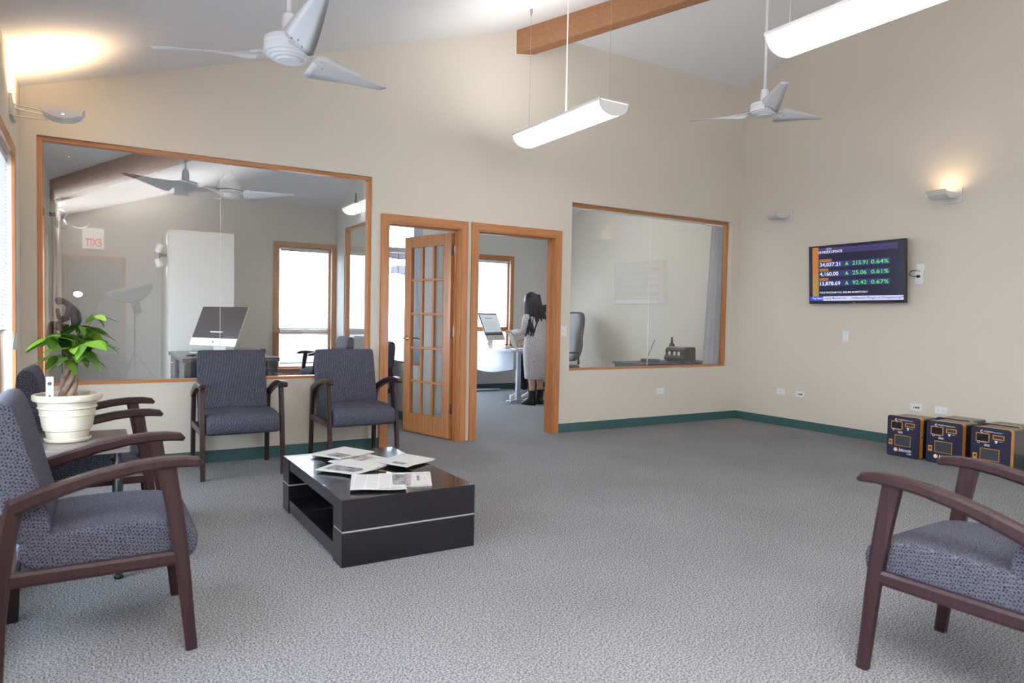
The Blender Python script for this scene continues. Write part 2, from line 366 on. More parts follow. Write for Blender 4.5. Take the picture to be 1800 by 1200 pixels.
# ------------------------------------------------------------------ windows
wn = [0]
def window(axis, pos, depth, rect, splits=(), glassmat='pane_glass', frame_mat=None, fw_=.035, fd=.07, recess=.02, sill=False, casing=0, sash=None, blind=None, side=1, number=None, mullion=None):
    """axis 'X': plane across Y at pos..pos+depth. side=+1: the room on the low side of pos. returns root."""
    a0, a1, z0, z1 = rect; wn[0] += 1
    root = struct(empty('window_%d' % wn[0], ((a0+a1)/2, pos, z0) if axis == 'X' else (pos, (a0+a1)/2, z0)))
    root.location = (0, 0, 0)
    def bx(u0, u1, d0, d1, v0, v1, bev=.002):
        return B(u0, u1, d0, d1, v0, v1, bev=bev) if axis == 'X' else B(d0, d1, u0, u1, v0, v1, bev=bev)
    hz = 'oak_X' if axis == 'X' else 'oak_Y'
    vt = frame_mat or 'oak_Z'; hz = frame_mat or hz
    d0 = pos+recess; d1 = d0+fd
    bx(a0, a1, d0, d1, z1-fw_, z1).build('frame_rail', hz, root); bx(a0, a1, d0, d1, z0, z0+fw_*.75).build('frame_rail', hz, root)
    bx(a0, a0+fw_, d0, d1, z0+fw_*.75, z1-fw_).build('frame_stile', vt, root); bx(a1-fw_, a1, d0, d1, z0+fw_*.75, z1-fw_).build('frame_stile', vt, root)
    gm = (d0+d1)/2; cuts = [a0+fw_] + list(splits) + [a1-fw_]; zc = [z0+fw_*.75] + ([sash] if sash else []) + [z1-fw_]
    for u0, u1 in zip(cuts, cuts[1:]):
        for v0, v1 in zip(zc, zc[1:]):
            bx(u0+.0015, u1-.0015, gm-.003, gm+.003, v0+.001, v1-.001, bev=0).build('pane', glassmat, root)
    for sx in splits:
        bx(sx-.0012, sx+.0012, gm-.003, gm+.003, z0+fw_, z1-fw_, bev=0).build('joint_seal', 'white_plastic', root)
    if sash: bx(a0+fw_, a1-fw_, d0+.01, d1-.01, sash-.04, sash+.04).build('sash_rail', hz, root)
    if casing:
        c = casing; q0, q1 = (pos-.018, pos+.001) if side > 0 else (pos+depth-.001, pos+depth+.018)
        bx(a0-c, a0, q0, q1, z0-c, z1+c).build('casing', 'oak_Z', root); bx(a1, a1+c, q0, q1, z0-c, z1+c).build('casing', 'oak_Z', root)
        bx(a0, a1, q0, q1, z1, z1+c).build('casing', hz, root); bx(a0, a1, q0, q1, z0-c, z0).build('casing', hz, root)
    if blind:
        bz, bd = blind; mb = MB(); z = z1-.06; k = 0; ba0, ba1 = a0+.04, a1-.04
        while z > bz:
            h = .011; t = .006
            pts = [(bd-h, z-t), (bd, z+.002), (bd+h, z+t), (bd+h, z+t-.0012), (bd, z+.0008), (bd-h, z-t-.0012)]
            if axis == 'X': mb.ring([[(ba0, p[0], p[1]) for p in pts], [(ba1, p[0], p[1]) for p in pts]])
            else: mb.ring([[(p[0], ba0, p[1]) for p in pts], [(p[0], ba1, p[1]) for p in pts]])
            z -= .021
        o = mb.build('blind_slats', 'blind_white', root); o['kind'] = 'stuff'
        bx(ba0, ba1, bd-.014, bd+.014, z1-.055, z1-.02).build('blind_headrail', 'blind_white', root)
        bx(ba0, ba1, bd-.012, bd+.012, bz-.016, bz).build('blind_bottom_rail', 'blind_white', root)
        mb = MB()
        for q in (.15, .5, .85):
            u = ba0+(ba1-ba0)*q
            for dd in (-.0125, .0125):
                p0 = (u, bd+dd) if axis == 'X' else (bd+dd, u); mb.tube([(*p0, bz), (*p0, z1-.03)], .0012, 4)
        o = mb.build('blind_cords', 'rope_white', root)
    return root
window('X', 0, WT, W1, splits=(.88,), recess=.03, fw_=.03)
window('X', 0, WT, W2, splits=(5.455,), recess=.055, fd=.06, fw_=.03)
window('Y', PX, PT, W3, glassmat='office_glass', recess=.01, fd=.07)
window('X', YF, WT, W4, glassmat='office_glass', casing=.062, sash=.95, blind=(.50, YF+.022), recess=.04)
window('X', YF, WT, W5, glassmat='office_glass', casing=.062, sash=1.0, blind=(1.08, YF+.022), recess=.04)
window('X', YF, WT, W6, splits=(4.2,), glassmat='office_glass', frame_mat='sconce_white', casing=.0, sash=2.2, recess=.03, fw_=.05)
for L in LW: window('Y', XL-WT, WT, L, glassmat='office_glass', casing=.07, side=-1, blind=(1.06 if L[0] > -2 else 1.85, XL-.03), recess=.01, fd=.05, sash=None)
window('Y', XL-WT, WT, LWO, glassmat='office_glass', casing=.07, side=-1, blind=(1.9, XL-.03), recess=.01, fd=.05)
window('X', YR-WT, WT, RW, glassmat='office_glass', casing=.07, side=-1, recess=.01, fd=.05, blind=(1.3, YR-.03))
# ------------------------------------------------------------------ doors
def doorframe(root, D):
    a0, a1, _, z1 = D; c = .062
    for q0, q1 in ((-.02, .0), (WT, WT+.02)):
        def pr(pts, nm, mt):
            mb = MB(); mb.prism(pts, q0, q1, 'Y'); mb.build(nm, mt, root)
            inner = .55
        pr([(a0-c, 0), (a0+.004, 0), (a0+.004, z1-.004), (a0-c, z1+c)], 'casing', 'oak_Z')
        pr([(a1-.004, 0), (a1+c, 0), (a1+c, z1+c), (a1-.004, z1-.004)], 'casing', 'oak_Z')
        pr([(a0-c, z1+c), (a0+.004, z1-.004), (a1-.004, z1-.004), (a1+c, z1+c)], 'head_casing', 'oak_X')
    B(a0, a0+.018, -.012, WT+.012, 0, z1).build('jamb', 'oak_Z', root); B(a1-.018, a1, -.012, WT+.012, 0, z1).build('jamb', 'oak_Z', root)
    B(a0+.018, a1-.018, -.012, WT+.012, z1-.018, z1).build('head_jamb', 'oak_X', root)
    B(a0+.018, a0+.030, .055, .085, 0, z1-.018).build('door_stop', 'oak_Z', root); B(a1-.030, a1-.018, .055, .085, 0, z1-.018).build('door_stop', 'oak_Z', root)
    B(a0+.018, a1-.018, .055, .085, z1-.030, z1-.018).build('door_stop', 'oak_X', root)
d1 = struct(empty('door_1')); doorframe(d1, D1)
d2 = struct(empty('door_2')); doorframe(d2, D2)
d1['label'] = 'oak door frame with fifteen-pane glass door standing open'; d2['label'] = 'oak-framed open doorway beside the light switch'
# french door leaf: local x from hinge (0) to edge (W), y thickness
Wd, Hd, th = .72, 1.995, .042
leaf = MB(); st = .105; zb, zt = .20, 1.885
x0, x1 = st, Wd-st
leaf.box(0, st, 0, th, .01, Hd, bev=.002); leaf.box(x1, Wd, 0, th, .01, Hd, bev=.002); leaf.box(x0, x1, 0, th, .01, zb, bev=.001); leaf.box(x0, x1, 0, th, zt, Hd, bev=.001)
leafo = leaf.build('door_leaf', 'oak_Z', d1)
leafo.location = (D1[1]-.020, WT-.01, 0); leafo.rotation_euler = (0, 0, math.radians(180-75))
mw = .024; cw = (x1-x0-2*mw)/3; rh = (zt-zb-4*mw)/5
for i in (1, 2): B(x0+i*cw+(i-1)*mw, x0+i*(cw+mw), .006, th-.006, zb, zt, bev=.004).build('muntin', 'oak_Z', leafo)
for j in range(1, 5): B(x0, x1, .0065, th-.0065, zb+j*rh+(j-1)*mw, zb+j*(rh+mw), bev=.004).build('muntin', 'oak_X', leafo)
for i in range(3):
    for j in range(5):
        u = x0+i*(cw+mw); v = zb+j*(rh+mw)
        B(u, u+cw, th/2-.002, th/2+.002, v, v+rh).build('pane', 'office_glass', leafo)
h = MB()
for sgn, y in ((1, th), (-1, 0)):
    h.lathe([(.026, 0), (.026, .006), (.012, .012), (.010, .045)], 16, caps=True)
    for v in list(h.bm.verts)[-64:]: x, yy, z = v.co; v.co = (x+Wd-.055, y+sgn*z, .965+yy)
    h.tube([(Wd-.055, y+sgn*.045, .965), (Wd-.075, y+sgn*.052, .967), (Wd-.12, y+sgn*.050, .962), (Wd-.155, y+sgn*.046, .955)], [.010, .0095, .008, .006], 8)
ho = h.build('door_handle', 'brass', leafo, smooth=True); ho['label'] = 'polished brass lever handle'
for z in (.25, 1.0, 1.78):
    mb = MB(); mb.tube([(-.004, .0, z), (-.004, .0, z+.1)], .006, 8); mb.box(-.002, .0005, .0, .035, z, z+.1); mb.box(-.03, -.004, -.003, -.0005, z, z+.1)
    mb.build('hinge', 'steel', leafo)['label'] = 'satin steel butt hinge'

# ------------------------------------------------------------------ wall plates
def plate_mesh(kind):
    """local: plate in XZ plane, front toward -Y"""
    r = empty('wall_outlet' if kind != 'switch' else 'light_switch')
    if kind == 'switch':
        B(-.035, .035, -.006, 0, -.057, .057, bev=.002).build('cover_plate', 'white_plastic', r)
        B(-.006, .006, -.016, -.005, -.003, .012, bev=.002).build('toggle', 'white_plastic', r)
        mb = MB(); mb.sphere((0, -.006, .042), .003, 8, 6); mb.build('screw', 'steel', r); MB().sphere((0, -.006, -.042), .003, 8, 6).build('screw', 'steel', r)
    elif kind == 'duplex':
        B(-.057, .057, -.006, 0, -.035, .035, bev=.002).build('cover_plate', 'white_plastic', r)
        for s in (-.02, .02):
            o = MB().lathe([(.0165, 0), (.0165, .002), (.014, .003)], 16).build('socket_face', 'white_plastic', r); o.rotation_euler = (PI/2, 0, 0); o.location = (s, -.006, 0)
            mb = MB(); mb.box(s-.007, s-.003, -.0095, -.0088, -.006, -.003); mb.box(s-.007, s-.003, -.0095, -.0088, .003, .006); mb.box(s+.005, s+.009, -.0095, -.0088, -.0015, .0015)
            mb.build('socket_slot', 'slot_dark', r)
    elif kind == 'jack':
        B(-.057, .057, -.006, 0, -.035, .035, bev=.002).build('cover_plate', 'white_plastic', r)
        for s, ww in ((-.022, .004), (.0, .008), (.022, .008)): B(s-ww, s+ww, -.0072, -.004, -.009, .007).build('jack_port', 'slot_dark', r)
    return r
def put(o, loc, rz, label, cat, name=None, group=None): o.location = loc; o.rotation_euler = (0, 0, rz); return tag(o, label, cat, group)
put(plate_mesh('switch'), (4.205, -.0005, 1.06), 0, 'white light switch on the wall just right of the second oak doorway', 'light switch')
put(plate_mesh('switch'), (XR-.0005, -1.446, 1.06), -PI/2, 'white light switch on the right wall under the television', 'light switch')
put(plate_mesh('duplex'), (5.583, -.0005, .385), 0, 'white duplex outlet low on the wall under the right-hand interior window', 'outlet')
put(plate_mesh('duplex'), (XR-.0005, -.66, .395), -PI/2, 'white duplex outlet low on the right wall nearest the room corner', 'outlet')
put(plate_mesh('jack'), (XR-.0005, -.917, .39), -PI/2, 'white data jack plate with dark ports right of the corner outlet', 'jack plate')
put(plate_mesh('jack'), (XR-.0005, -2.21, .395), -PI/2, 'white data jack plate with dark ports peeking above the leftmost machine', 'jack plate')
put(plate_mesh('duplex'), (XR-.0005, -2.44, .395), -PI/2, 'white duplex outlet peeking above the middle front machine', 'outlet')

# ------------------------------------------------------------------ television
TVY, TVZ, TVX, TW, TH = -1.573, 1.72, 6.765, 1.075, .625
tv = empty('television', (TVX, TVY, TVZ), 0, label='wall-mounted black flat television showing a stock index update', cat='television')
tv.rotation_euler = Euler((0, -.06, -.02))
B(-.004, .035, -TW/2, TW/2, -TH/2, TH/2, bev=.004).build('bezel', 'black_plastic', tv)
B(.034, .062, -.2, .2, -.18, .18).build('wall_bracket', 'dark_metal', tv)
O = (-.0045, TW/2, -TH/2); XD = (0, -1, 0); YD = (0, 0, 1)
def tq(mt, u0, u1, v0, v1, e, nm='screen_graphic'): return quad(mt, nm, tv, O, XD, YD, u0*TW, u1*TW, v0*TH, v1*TH, e)
tq('tv_navy', .012, .988, .045, .985, .0004, 'screen')
tq('tv_band', .12, .93, .855, .955, .0008); tq('tv_pink', .12, .93, .925, .928, .0012); tq('tv_lavender', .20, .26, .915, .955, .0012)
tq('tv_orange', .045, .115, .50, .975, .0008); tq('tv_gold', .045, .115, .125, .50, .0008)
for v in (.635, .475, .315): tq('tv_row', .125, .86, v-.01, v+.085, .0008)
for v, s, wd in ((.725, 'DOW JONES', .135), (.565, 'S&P 500', .10), (.405, 'NASDAQ', .10)):
    tq('tv_orange', .125, .125+wd, v-.008, v+.038, .0012); text(s, 'tv_brown', tv, Vector(O)+Vector(XD)*.13*TW+Vector(YD)*v*TH, XD, YD, (wd-.01)*TW, .028*TH, .0016)
def tt(s, mt, u, v, wdt, hgt, bold=.012): return text(s, mt, tv, Vector(O)+Vector(XD)*u*TW+Vector(YD)*v*TH, XD, YD, wdt*TW, hgt*TH, .0018, bold=bold)
tt('US INDEX UPDATE', 'tv_white', .112, .865, .265, .042)
for v, a, b, c, wa, wb in ((.640, '34,037.21', '215.91', '0.64%', .225, .155), (.480, '4,160.00', '25.06', '0.61%', .205, .145), (.315, '13,878.69', '92.42', '0.67%', .225, .145)):
    tt(a, 'tv_white', .13, v-.012, wa, .075); tt(b, 'tv_green', .485, v, wb, .066); tt(c, 'tv_green', .675, v, .172, .066)
    mb = MB(); X, Y = Vector(XD), Vector(YD)
    ps = [Vector(O)+X*(u*TW)+Y*(q*TH)+Vector((-.0018, 0, 0)) for u, q in ((.405, v-.005), (.425, v+.012), (.445, v-.005), (.425, v+.068))]
    mb.bm.faces.new([mb.bm.verts.new(p) for p in ps]); mb.build('arrow_symbol', 'tv_green', tv)
tt('YOUR PROGRAM WILL RESUME MOMENTARILY', 'tv_white', .125, .175, .52, .032, .008)
tq('tv_blue', .012, .165, .05, .125, .0012); tq('tv_bar', .165, .985, .05, .125, .0012)
tt('Top News', 'tv_white', .042, .068, .115, .042); tt('erging: Markets Live', 'tv_text_dark', .18, .066, .24, .044, .01); tt('Halliburton Plunges on Disappointing P', 'tv_text_dark', .475, .066, .51, .044, .01)
MB().box(-.006, -.004, -.012, .012, -TH/2+.004, -TH/2+.012).build('logo_badge', 'steel', tv)
# surface raceway and outlet beside the television
ow = empty('wall_outlet', (XR, -2.19, 1.665), -PI/2, label='white outlet with a short black plug beside the television', cat='outlet')
B(-.04, .04, -.008, 0, -.075, .06, bev=.002).build('cover_plate', 'white_plastic', ow)
MB().lathe([(.016, 0), (.016, .002), (.014, .003)], 16).build('socket_face', 'white_plastic', ow, loc=(0, -.008, -.035)).rotation_euler = (PI/2, 0, 0)
mb = MB(); mb.sphere((0, -.022, .0), .017, 12, 8, (1.2, .9, .8)); mb.tube([(-.012, -.025, .002), (-.05, -.032, .0), (-.085, -.03, .02), (-.07, -.02, .055), (-.02, -.012, .058)], .004, 6)
mb.build('plug_cord', 'black_plastic', ow, smooth=True)['label'] = 'black power plug with looped cord'
cb = empty('cable_box', (XR, -2.205, 1.745), -PI/2, label='small white cable box above the outlet beside the television', cat='cable box')
B(-.035, .04, -.02, 0, -.035, .04, bev=.002).build('cover', 'white_plastic', cb)
MB().tube([(-.09, -.02, -.022), (-.03, -.024, -.022), (.0, -.022, -.028)], .0025, 6).build('cable', 'black_plastic', cb)

# ------------------------------------------------------------------ sconces (local: wall plate at origin, arm out along +X)
def sconce(loc, rz, label, on, tx=.27):
    s = empty('wall_sconce', loc, rz, label=label, cat='wall lamp', group='tilted tray wall sconces')
    B(0, .018, -.11, .11, -.065, .065, bev=.002).build('wall_plate', 'sconce_white', s)
    for y in (-.055, .055): MB().tube([(.016, y, .012), (tx*.5, y, -.0), (tx-.06, y*.9, -.01)], .005, 6).build('arm_rod', 'sconce_white', s)
    MB().tube([(.016, 0, -.045), (tx-.08, 0, -.045)], .005, 6).build('arm_rod', 'sconce_white', s)

    mb = MB(); prof = [(-.12, .03), (-.10, -.006), (-.05, -.026), (0, -.032), (.05, -.026), (.09, -.006), (.12, .035), (.108, .037), (.08, .006), (0, -.012), (-.08, .004), (-.11, .034)]
    mb.ring([[(tx+a, y, b-.005+.03*(a)) for a, b in prof] for y in (-.085, .085)], close=True)
    mb.box(tx-.105, tx+.105, -.088, -.084, -.012, .022); mb.box(tx-.105, tx+.105, .084, .088, -.012, .022)
    mb.build('reflector_tray', 'sconce_white', s)
    mb = MB(); mb.tube([(tx, -.06, -.001), (tx, .06, -.001)], .006, 8); mb.build('lamp_tube', 'bulb_warm' if on else 'white_plastic', s)
    if on:
        R = Matrix.Rotation(rz, 4, 'Z'); p = Vector(loc)+R @ Vector((tx, 0, .05)); d = R @ Vector((-.45, 0, 1))
        l = bpy.data.lights.new('sconce_lamp', 'SPOT'); l.energy = on; l.color = (1, .70, .40); l.spot_size = math.radians(155); l.spot_blend = 1; l.shadow_soft_size = .03
        lo = bpy.data.objects.new('sconce_lamp', l); COL.objects.link(lo); lo.location = p; lo.rotation_euler = d.to_track_quat('-Z', 'Y').to_euler()
    return s
sconce((XL, -.64, 2.42), 0, 'lit white tray sconce on the left wall above the blinds', 40)
sconce((XR, -.635, 2.415), PI, 'unlit white tray sconce on the right wall near the corner', 0, .15)
sconce((XR, -2.445, 2.395), PI, 'lit white tray sconce on the right wall to the right of the television', 3, .15)
sconce((XL, -5.9, 2.42), 0, 'unlit white tray sconce on the left wall behind the camera', 0)
sconce((XR, -4.3, 2.395), PI, 'added unseen lit white tray sconce on the right wall behind the camera side', 4, .15)  # extra lit sconce, added out of view as a light source

# ------------------------------------------------------------------ ceiling fans
def fan(loc, ph, label, cone=False, R=.71):
    f = empty('ceiling_fan', loc, 0, label=label, cat='ceiling fan'); top = roofz(loc[0], loc[1])-loc[2]
    if cone:
        MB().lathe([(.145, .0), (.145, .03), (.135, .05), (.10, .13), (.05, .22), (.022, .25), (.016, .26)], 32).build('motor_housing', 'fan_white', f, smooth=True)
        MB().lathe([(.150, .028), (.150, .034)], 32).build('trim_band', 'dark_metal', f)
    else:
        autosmooth(MB().lathe([(.032, .02), (.115, .02), (.125, .035), (.120, .06), (.06, .075), (.04, .085), (.036, .16), (.03, .19), (.014, .20)], 32).build('motor_housing', 'fan_white', f))
    autosmooth(MB().lathe([(.02, -.052), (.03, -.05), (.06, -.047), (.062, -.04), (.085, -.038), (.088, -.03), (.105, -.028), (.108, -.018), (.122, -.015), (.126, .0), (.124, .022)], 32).build('motor_cap', 'fan_white', f))
    MB().tube([(0, 0, .18), (0, 0, top-.0)], .013, 12).build('down_rod', 'fan_white', f, smooth=True)
    MB().lathe([(.02, top-.09), (.06, top-.06), (.07, top+.03)], 24).build('ceiling_canopy', 'fan_white', f, smooth=True)
    for k in range(3):
        a = ph+k*2*PI/3; rot = Matrix.Rotation(a, 4, 'Z')
        mb = MB(); rings = []
        N = 12
        for i in range(N+1):
            t = i/N; x = .15+t*(R-.15)
            wl = .10 - .062*t**1.1; wr = -.085 + .06*t**.9       # leading / trailing edge offsets
            if i == 0: wl *= .8; wr *= .6
            pitch = math.radians(-30*(1-t)**1.2-7); z = -.008+.03*t
            c, s = math.cos(pitch), math.sin(pitch)
            pr = [(wl, .0), (wl*.4, .004), (wr*.4, .004), (wr, 0), (wr*.4, -.004), (wl*.4, -.003)]
            rings.append([(x, y*c-q*s, z+y*s+q*c) for y, q in pr])
        mb.ring(rings); bl = mb.build('blade', 'fan_white', f, smooth=True); bl.matrix_local = rot
        mb = MB(); mb.sweep([(.10, 0, -.005), (.14, 0, .002), (.19, 0, -.006)], (0, 1, 0), [.02, .028, .04], .003); br = mb.build('blade_bracket', 'fan_white', f); br.matrix_local = rot
        mb = MB()
        for x, y in ((.19, .03), (.19, -.03), (.225, 0)):
            c, s = math.cos(math.radians(-32)), math.sin(math.radians(-32)); mb.sphere((x, y*c, -.014+y*s), .005, 8, 5)
        sw = mb.build('blade_screws', 'steel', f); sw['kind'] = 'stuff'; sw.matrix_local = rot
    return f
fan((.865, -2.236, 2.526), .475, 'white three-blade ceiling fan hanging nearest, at upper left')
fan((5.236, -1.628, 3.114), 6.121, 'white three-blade ceiling fan hanging near the right wall')
fan((1.356, 2.651, 2.56), -.383, 'white ceiling fan with a cone housing inside the left office', cone=True)

# ------------------------------------------------------------------ pendant lights (trough with curved lens)
def pendant(x, y1, z, L, Wp, label, up=16):
    """x: left top edge; y1: far end"""
    p = empty('pendant_light', (x+Wp/2, y1-L/2, z), 0, label=label, cat='pendant light', group='suspended linear pendant lights')
    n = 14; arc = [(-Wp/2*math.cos(PI*i/n), -.098*math.sin(PI*i/n)**.85) for i in range(n+1)]
    inner = [(a*.975, b*.97) for a, b in arc]
    def arcring(yy, sc=1.): return [(a*sc, yy, b*sc) for a, b in arc]
    MB().ring([arcring(-L/2+.012, .985), arcring(L/2-.012, .985)], caps=False, close=False).build('lens', 'tube_lens', p, smooth=True)
    for s in (-1, 1):
        y0, yb = (s*L/2-.012, s*L/2+.0) if s > 0 else (s*L/2, s*L/2+.012)
        MB().ring([[(a, y0, b) for a, b in arc], [(a, yb, b) for a, b in arc]]).build('end_cap', 'white_plastic', p)
    mb = MB()
    for s in (-1, 1): mb.box(s*Wp/2-.006, s*Wp/2+.006, -L/2, L/2, -.008, .012)
    mb.box(-Wp/2, Wp/2, -L/2, L/2, .004, .012)
    mb.build('housing', 'white_plastic', p)
    top = roofz(x+Wp/2, y1-L/2)-z
    MB().tube([(0, 0, 0), (0, 0, top)], .006, 8).build('hanger_rod', 'white_plastic', p)
    for s in (-1, 1):
        yy = s*(L/2-.06); tp = roofz(x+Wp/2, y1-L/2+yy)-z
        mb = MB(); mb.tube([(0, yy, 0), (0, yy, tp)], .0013, 5); mb.lathe([(.005, tp-.06), (.012, tp-.02), (.012, tp)], 10, c=(0, yy, 0)); mb.build('suspension_cable', 'steel', p)
    # light of the lamp tubes shining up over the open top
    area('pendant_uplight', (x+Wp/2, y1-L/2, z+.04), (0, 0, 1), Wp*.6, L*.9, up, (1, .97, .92))
    return p
pendant(3.218, -.545, 2.823, 1.25, .275, 'white glowing pendant trough light below the timber beam')
pendant(3.276, -3.22, 2.823, 1.25, .275, 'white glowing pendant trough light cut off at the top edge')

pendant(1.15, 2.05, 2.95, 1.25, .275, 'added fill pendant trough light high in the left office', 5)  # three office pendants added above the sight line to brighten the offices
pendant(4.3, 2.05, 3.0, 1.25, .275, 'added fill pendant trough light high in the right office, nearer its partition', 5)
pendant(5.7, 2.05, 3.0, 1.25, .275, 'added fill pendant trough light high in the right office, nearer the outer wall', 5)
# ------------------------------------------------------------------ armchairs (local: front toward -Y, width X)
def make_chair(label):
    c = empty('armchair', label=label, cat='armchair', group='dark wood waiting room armchairs')
    for s in (-1, 1):
        X = s*.275
        # forward f -> y = -f
        leg = [(.280, 0), (.268, .12), (.256, .26), (.240, .40), (.222, .52), (.200, .655)]
        MB().sweep([(X, -f, z) for f, z in leg], (1, 0, 0), .0165, [.019, .020, .022, .025, .027, .030]).build('front_leg', 'espresso', c)
        arm = [(.312, .655), (.296, .666), (.25, .672), (.18, .672), (.10, .664), (0, .645), (-.10, .617), (-.18, .589), (-.235, .565)]
        MB().sweep([(X+s*.006, -f, z) for f, z in arm], (1, 0, 0), [.016, .023, .027, .028, .027, .024, .021, .018, .0165], [.008, .016, .018, .019, .0195, .021, .023, .025, .026]).build('armrest', 'espresso', c, smooth=False)
        rl = [(-.225, .585), (-.245, .50), (-.262, .38), (-.275, .2), (-.280, 0)]
        MB().sweep([(X, -f, z) for f, z in rl], (1, 0, 0), .0165, [.027, .026, .025, .022, .018]).build('rear_leg', 'espresso', c)
        MB().sweep([(X, .255, .335), (X, -.25, .335)], (1, 0, 0), .014, .024).build('side_rail', 'espresso', c)
    B(-.262, .262, -.225, -.195, .32, .35).build('cross_rail', 'espresso', c); B(-.262, .262, .235, .26, .31, .35).build('cross_rail', 'espresso', c)
    # seat cushion: rounded slab, crowned
    mb = MB(); rings = []
    prof = [(.23, .355), (.235, .43), (.215, .455), (.10, .468), (-.08, .472), (-.22, .462), (-.290, .440), (-.312, .395), (-.303, .335), (-.275, .308), (-.1, .306), (.1, .315)]
    for x, k in ((-.252, .0), (-.2505, .55), (-.238, 1), (-.12, 1.0), (0, 1.0), (.12, 1.0), (.238, 1), (.2505, .55), (.252, .0)):
        cy, cz = -.03, .39; q = .86+.14*k; cr = 1-.35*(abs(x)/.25)**3*.0
        rings.append([(x, cy+(y-cy)*(q*.5+.5), cz+(z+.008*(1-(x/.25)**2)*(z > .44)-cz)*q) for y, z in prof])
    mb.ring(rings); mb.build('seat_cushion', 'seat_fabric', c, smooth=True, sub=1)
    mb = MB(); rings = []
    bp = [(-.118, .45), (-.15, .56), (-.19, .72), (-.222, .84), (-.240, .885), (-.268, .903), (-.305, .890), (-.325, .84), (-.300, .66), (-.265, .52), (-.235, .43), (-.17, .415)]
    for x, k in ((-.250, .0), (-.249, .5), (-.236, .95), (-.12, 1.02), (0, 1.05), (.12, 1.02), (.236, .95), (.249, .5), (.250, .0)):
        q = .84+.16*min(k, 1); cf, cz = -.225, .65
        xx = x*(1)
        rings.append([(xx*(1.0-.03*(z-.45)), -(cf+(f-cf)*q), cz+(z-cz)*(.97+.03*k)) for f, z in bp])
    mb.ring(rings); mb.build('backrest', 'seat_fabric', c, smooth=True, sub=1)
    return c
ch = make_chair('navy fabric armchair with dark arms, nearest at the left edge of the picture')
chairs = [((.02, -2.995, 0), PI/2, None),
    ((.0, -1.635, 0), PI/2, 'navy fabric armchair on the left wall, behind the potted plant'),
    ((.94, -.37, 0), 0, 'navy fabric armchair under the big window, left of the two facing the room'),
    ((1.85, -.36, 0), 0, 'navy fabric armchair under the big window, next to the open glass door'),
    ((2.575, -4.80, 0), math.radians(182.4), 'navy fabric armchair seen from the side at the lower right corner'),
    ((2.71, 3.42, 0), -PI/2, 'blue fabric armchair in the left office, farther one beside its far window'),
    ((2.66, 1.80, 0), -PI/2, 'blue fabric armchair just inside the glass door, against the partition')]
for i, (l, rz, lb) in enumerate(chairs):
    o = ch if i == 0 else copy_tree(ch)
    place(o, l, rz, lb)

# ------------------------------------------------------------------ coffee table
ct = empty('coffee_table', (1.352, -2.175, 0), 0, label='low black coffee table with a silver inlay strip and newspapers on top', cat='coffee table')
hx, y0t, y1t, H = .352, -.585, .585, .322
e = .14
for s in (-1, 1):
    a, b = (y0t, y0t+e) if s < 0 else (y1t-e, y1t)
    B(-hx, hx, a, b, .172, H, bev=.0015).build('upper_end_block', 'espresso_table', ct)
    B(-hx+.003, hx-.003, a+.003, b-.003, .163, .173).build('inlay_strip', 'metal_strip', ct)['label'] = 'brushed silver inlay strip'
    B(-hx, hx, a, b, .0, .164, bev=.0015).build('lower_end_block', 'espresso_table', ct)
gx, gy0, gy1 = .185, -.29, .36
mb = MB(); zt0, zt1 = .262, .3215
mb.box(-hx+.004, -gx, y0t+e, y1t-e, zt0, zt1); mb.box(gx, hx-.004, y0t+e, y1t-e, zt0, zt1); mb.box(-gx, gx, y0t+e, gy0, zt0, zt1); mb.box(-gx, gx, gy1, y1t-e, zt0, zt1)
mb.build('table_top', 'espresso_table', ct)
B(-gx, gx, gy0, gy1, .305, .314).build('glass_inset', 'table_glass', ct)['label'] = 'clear glass inset'
B(-hx+.004, hx-.004, y0t+e, y1t-e, .012, .085, bev=.001).build('lower_shelf', 'espresso_table', ct)
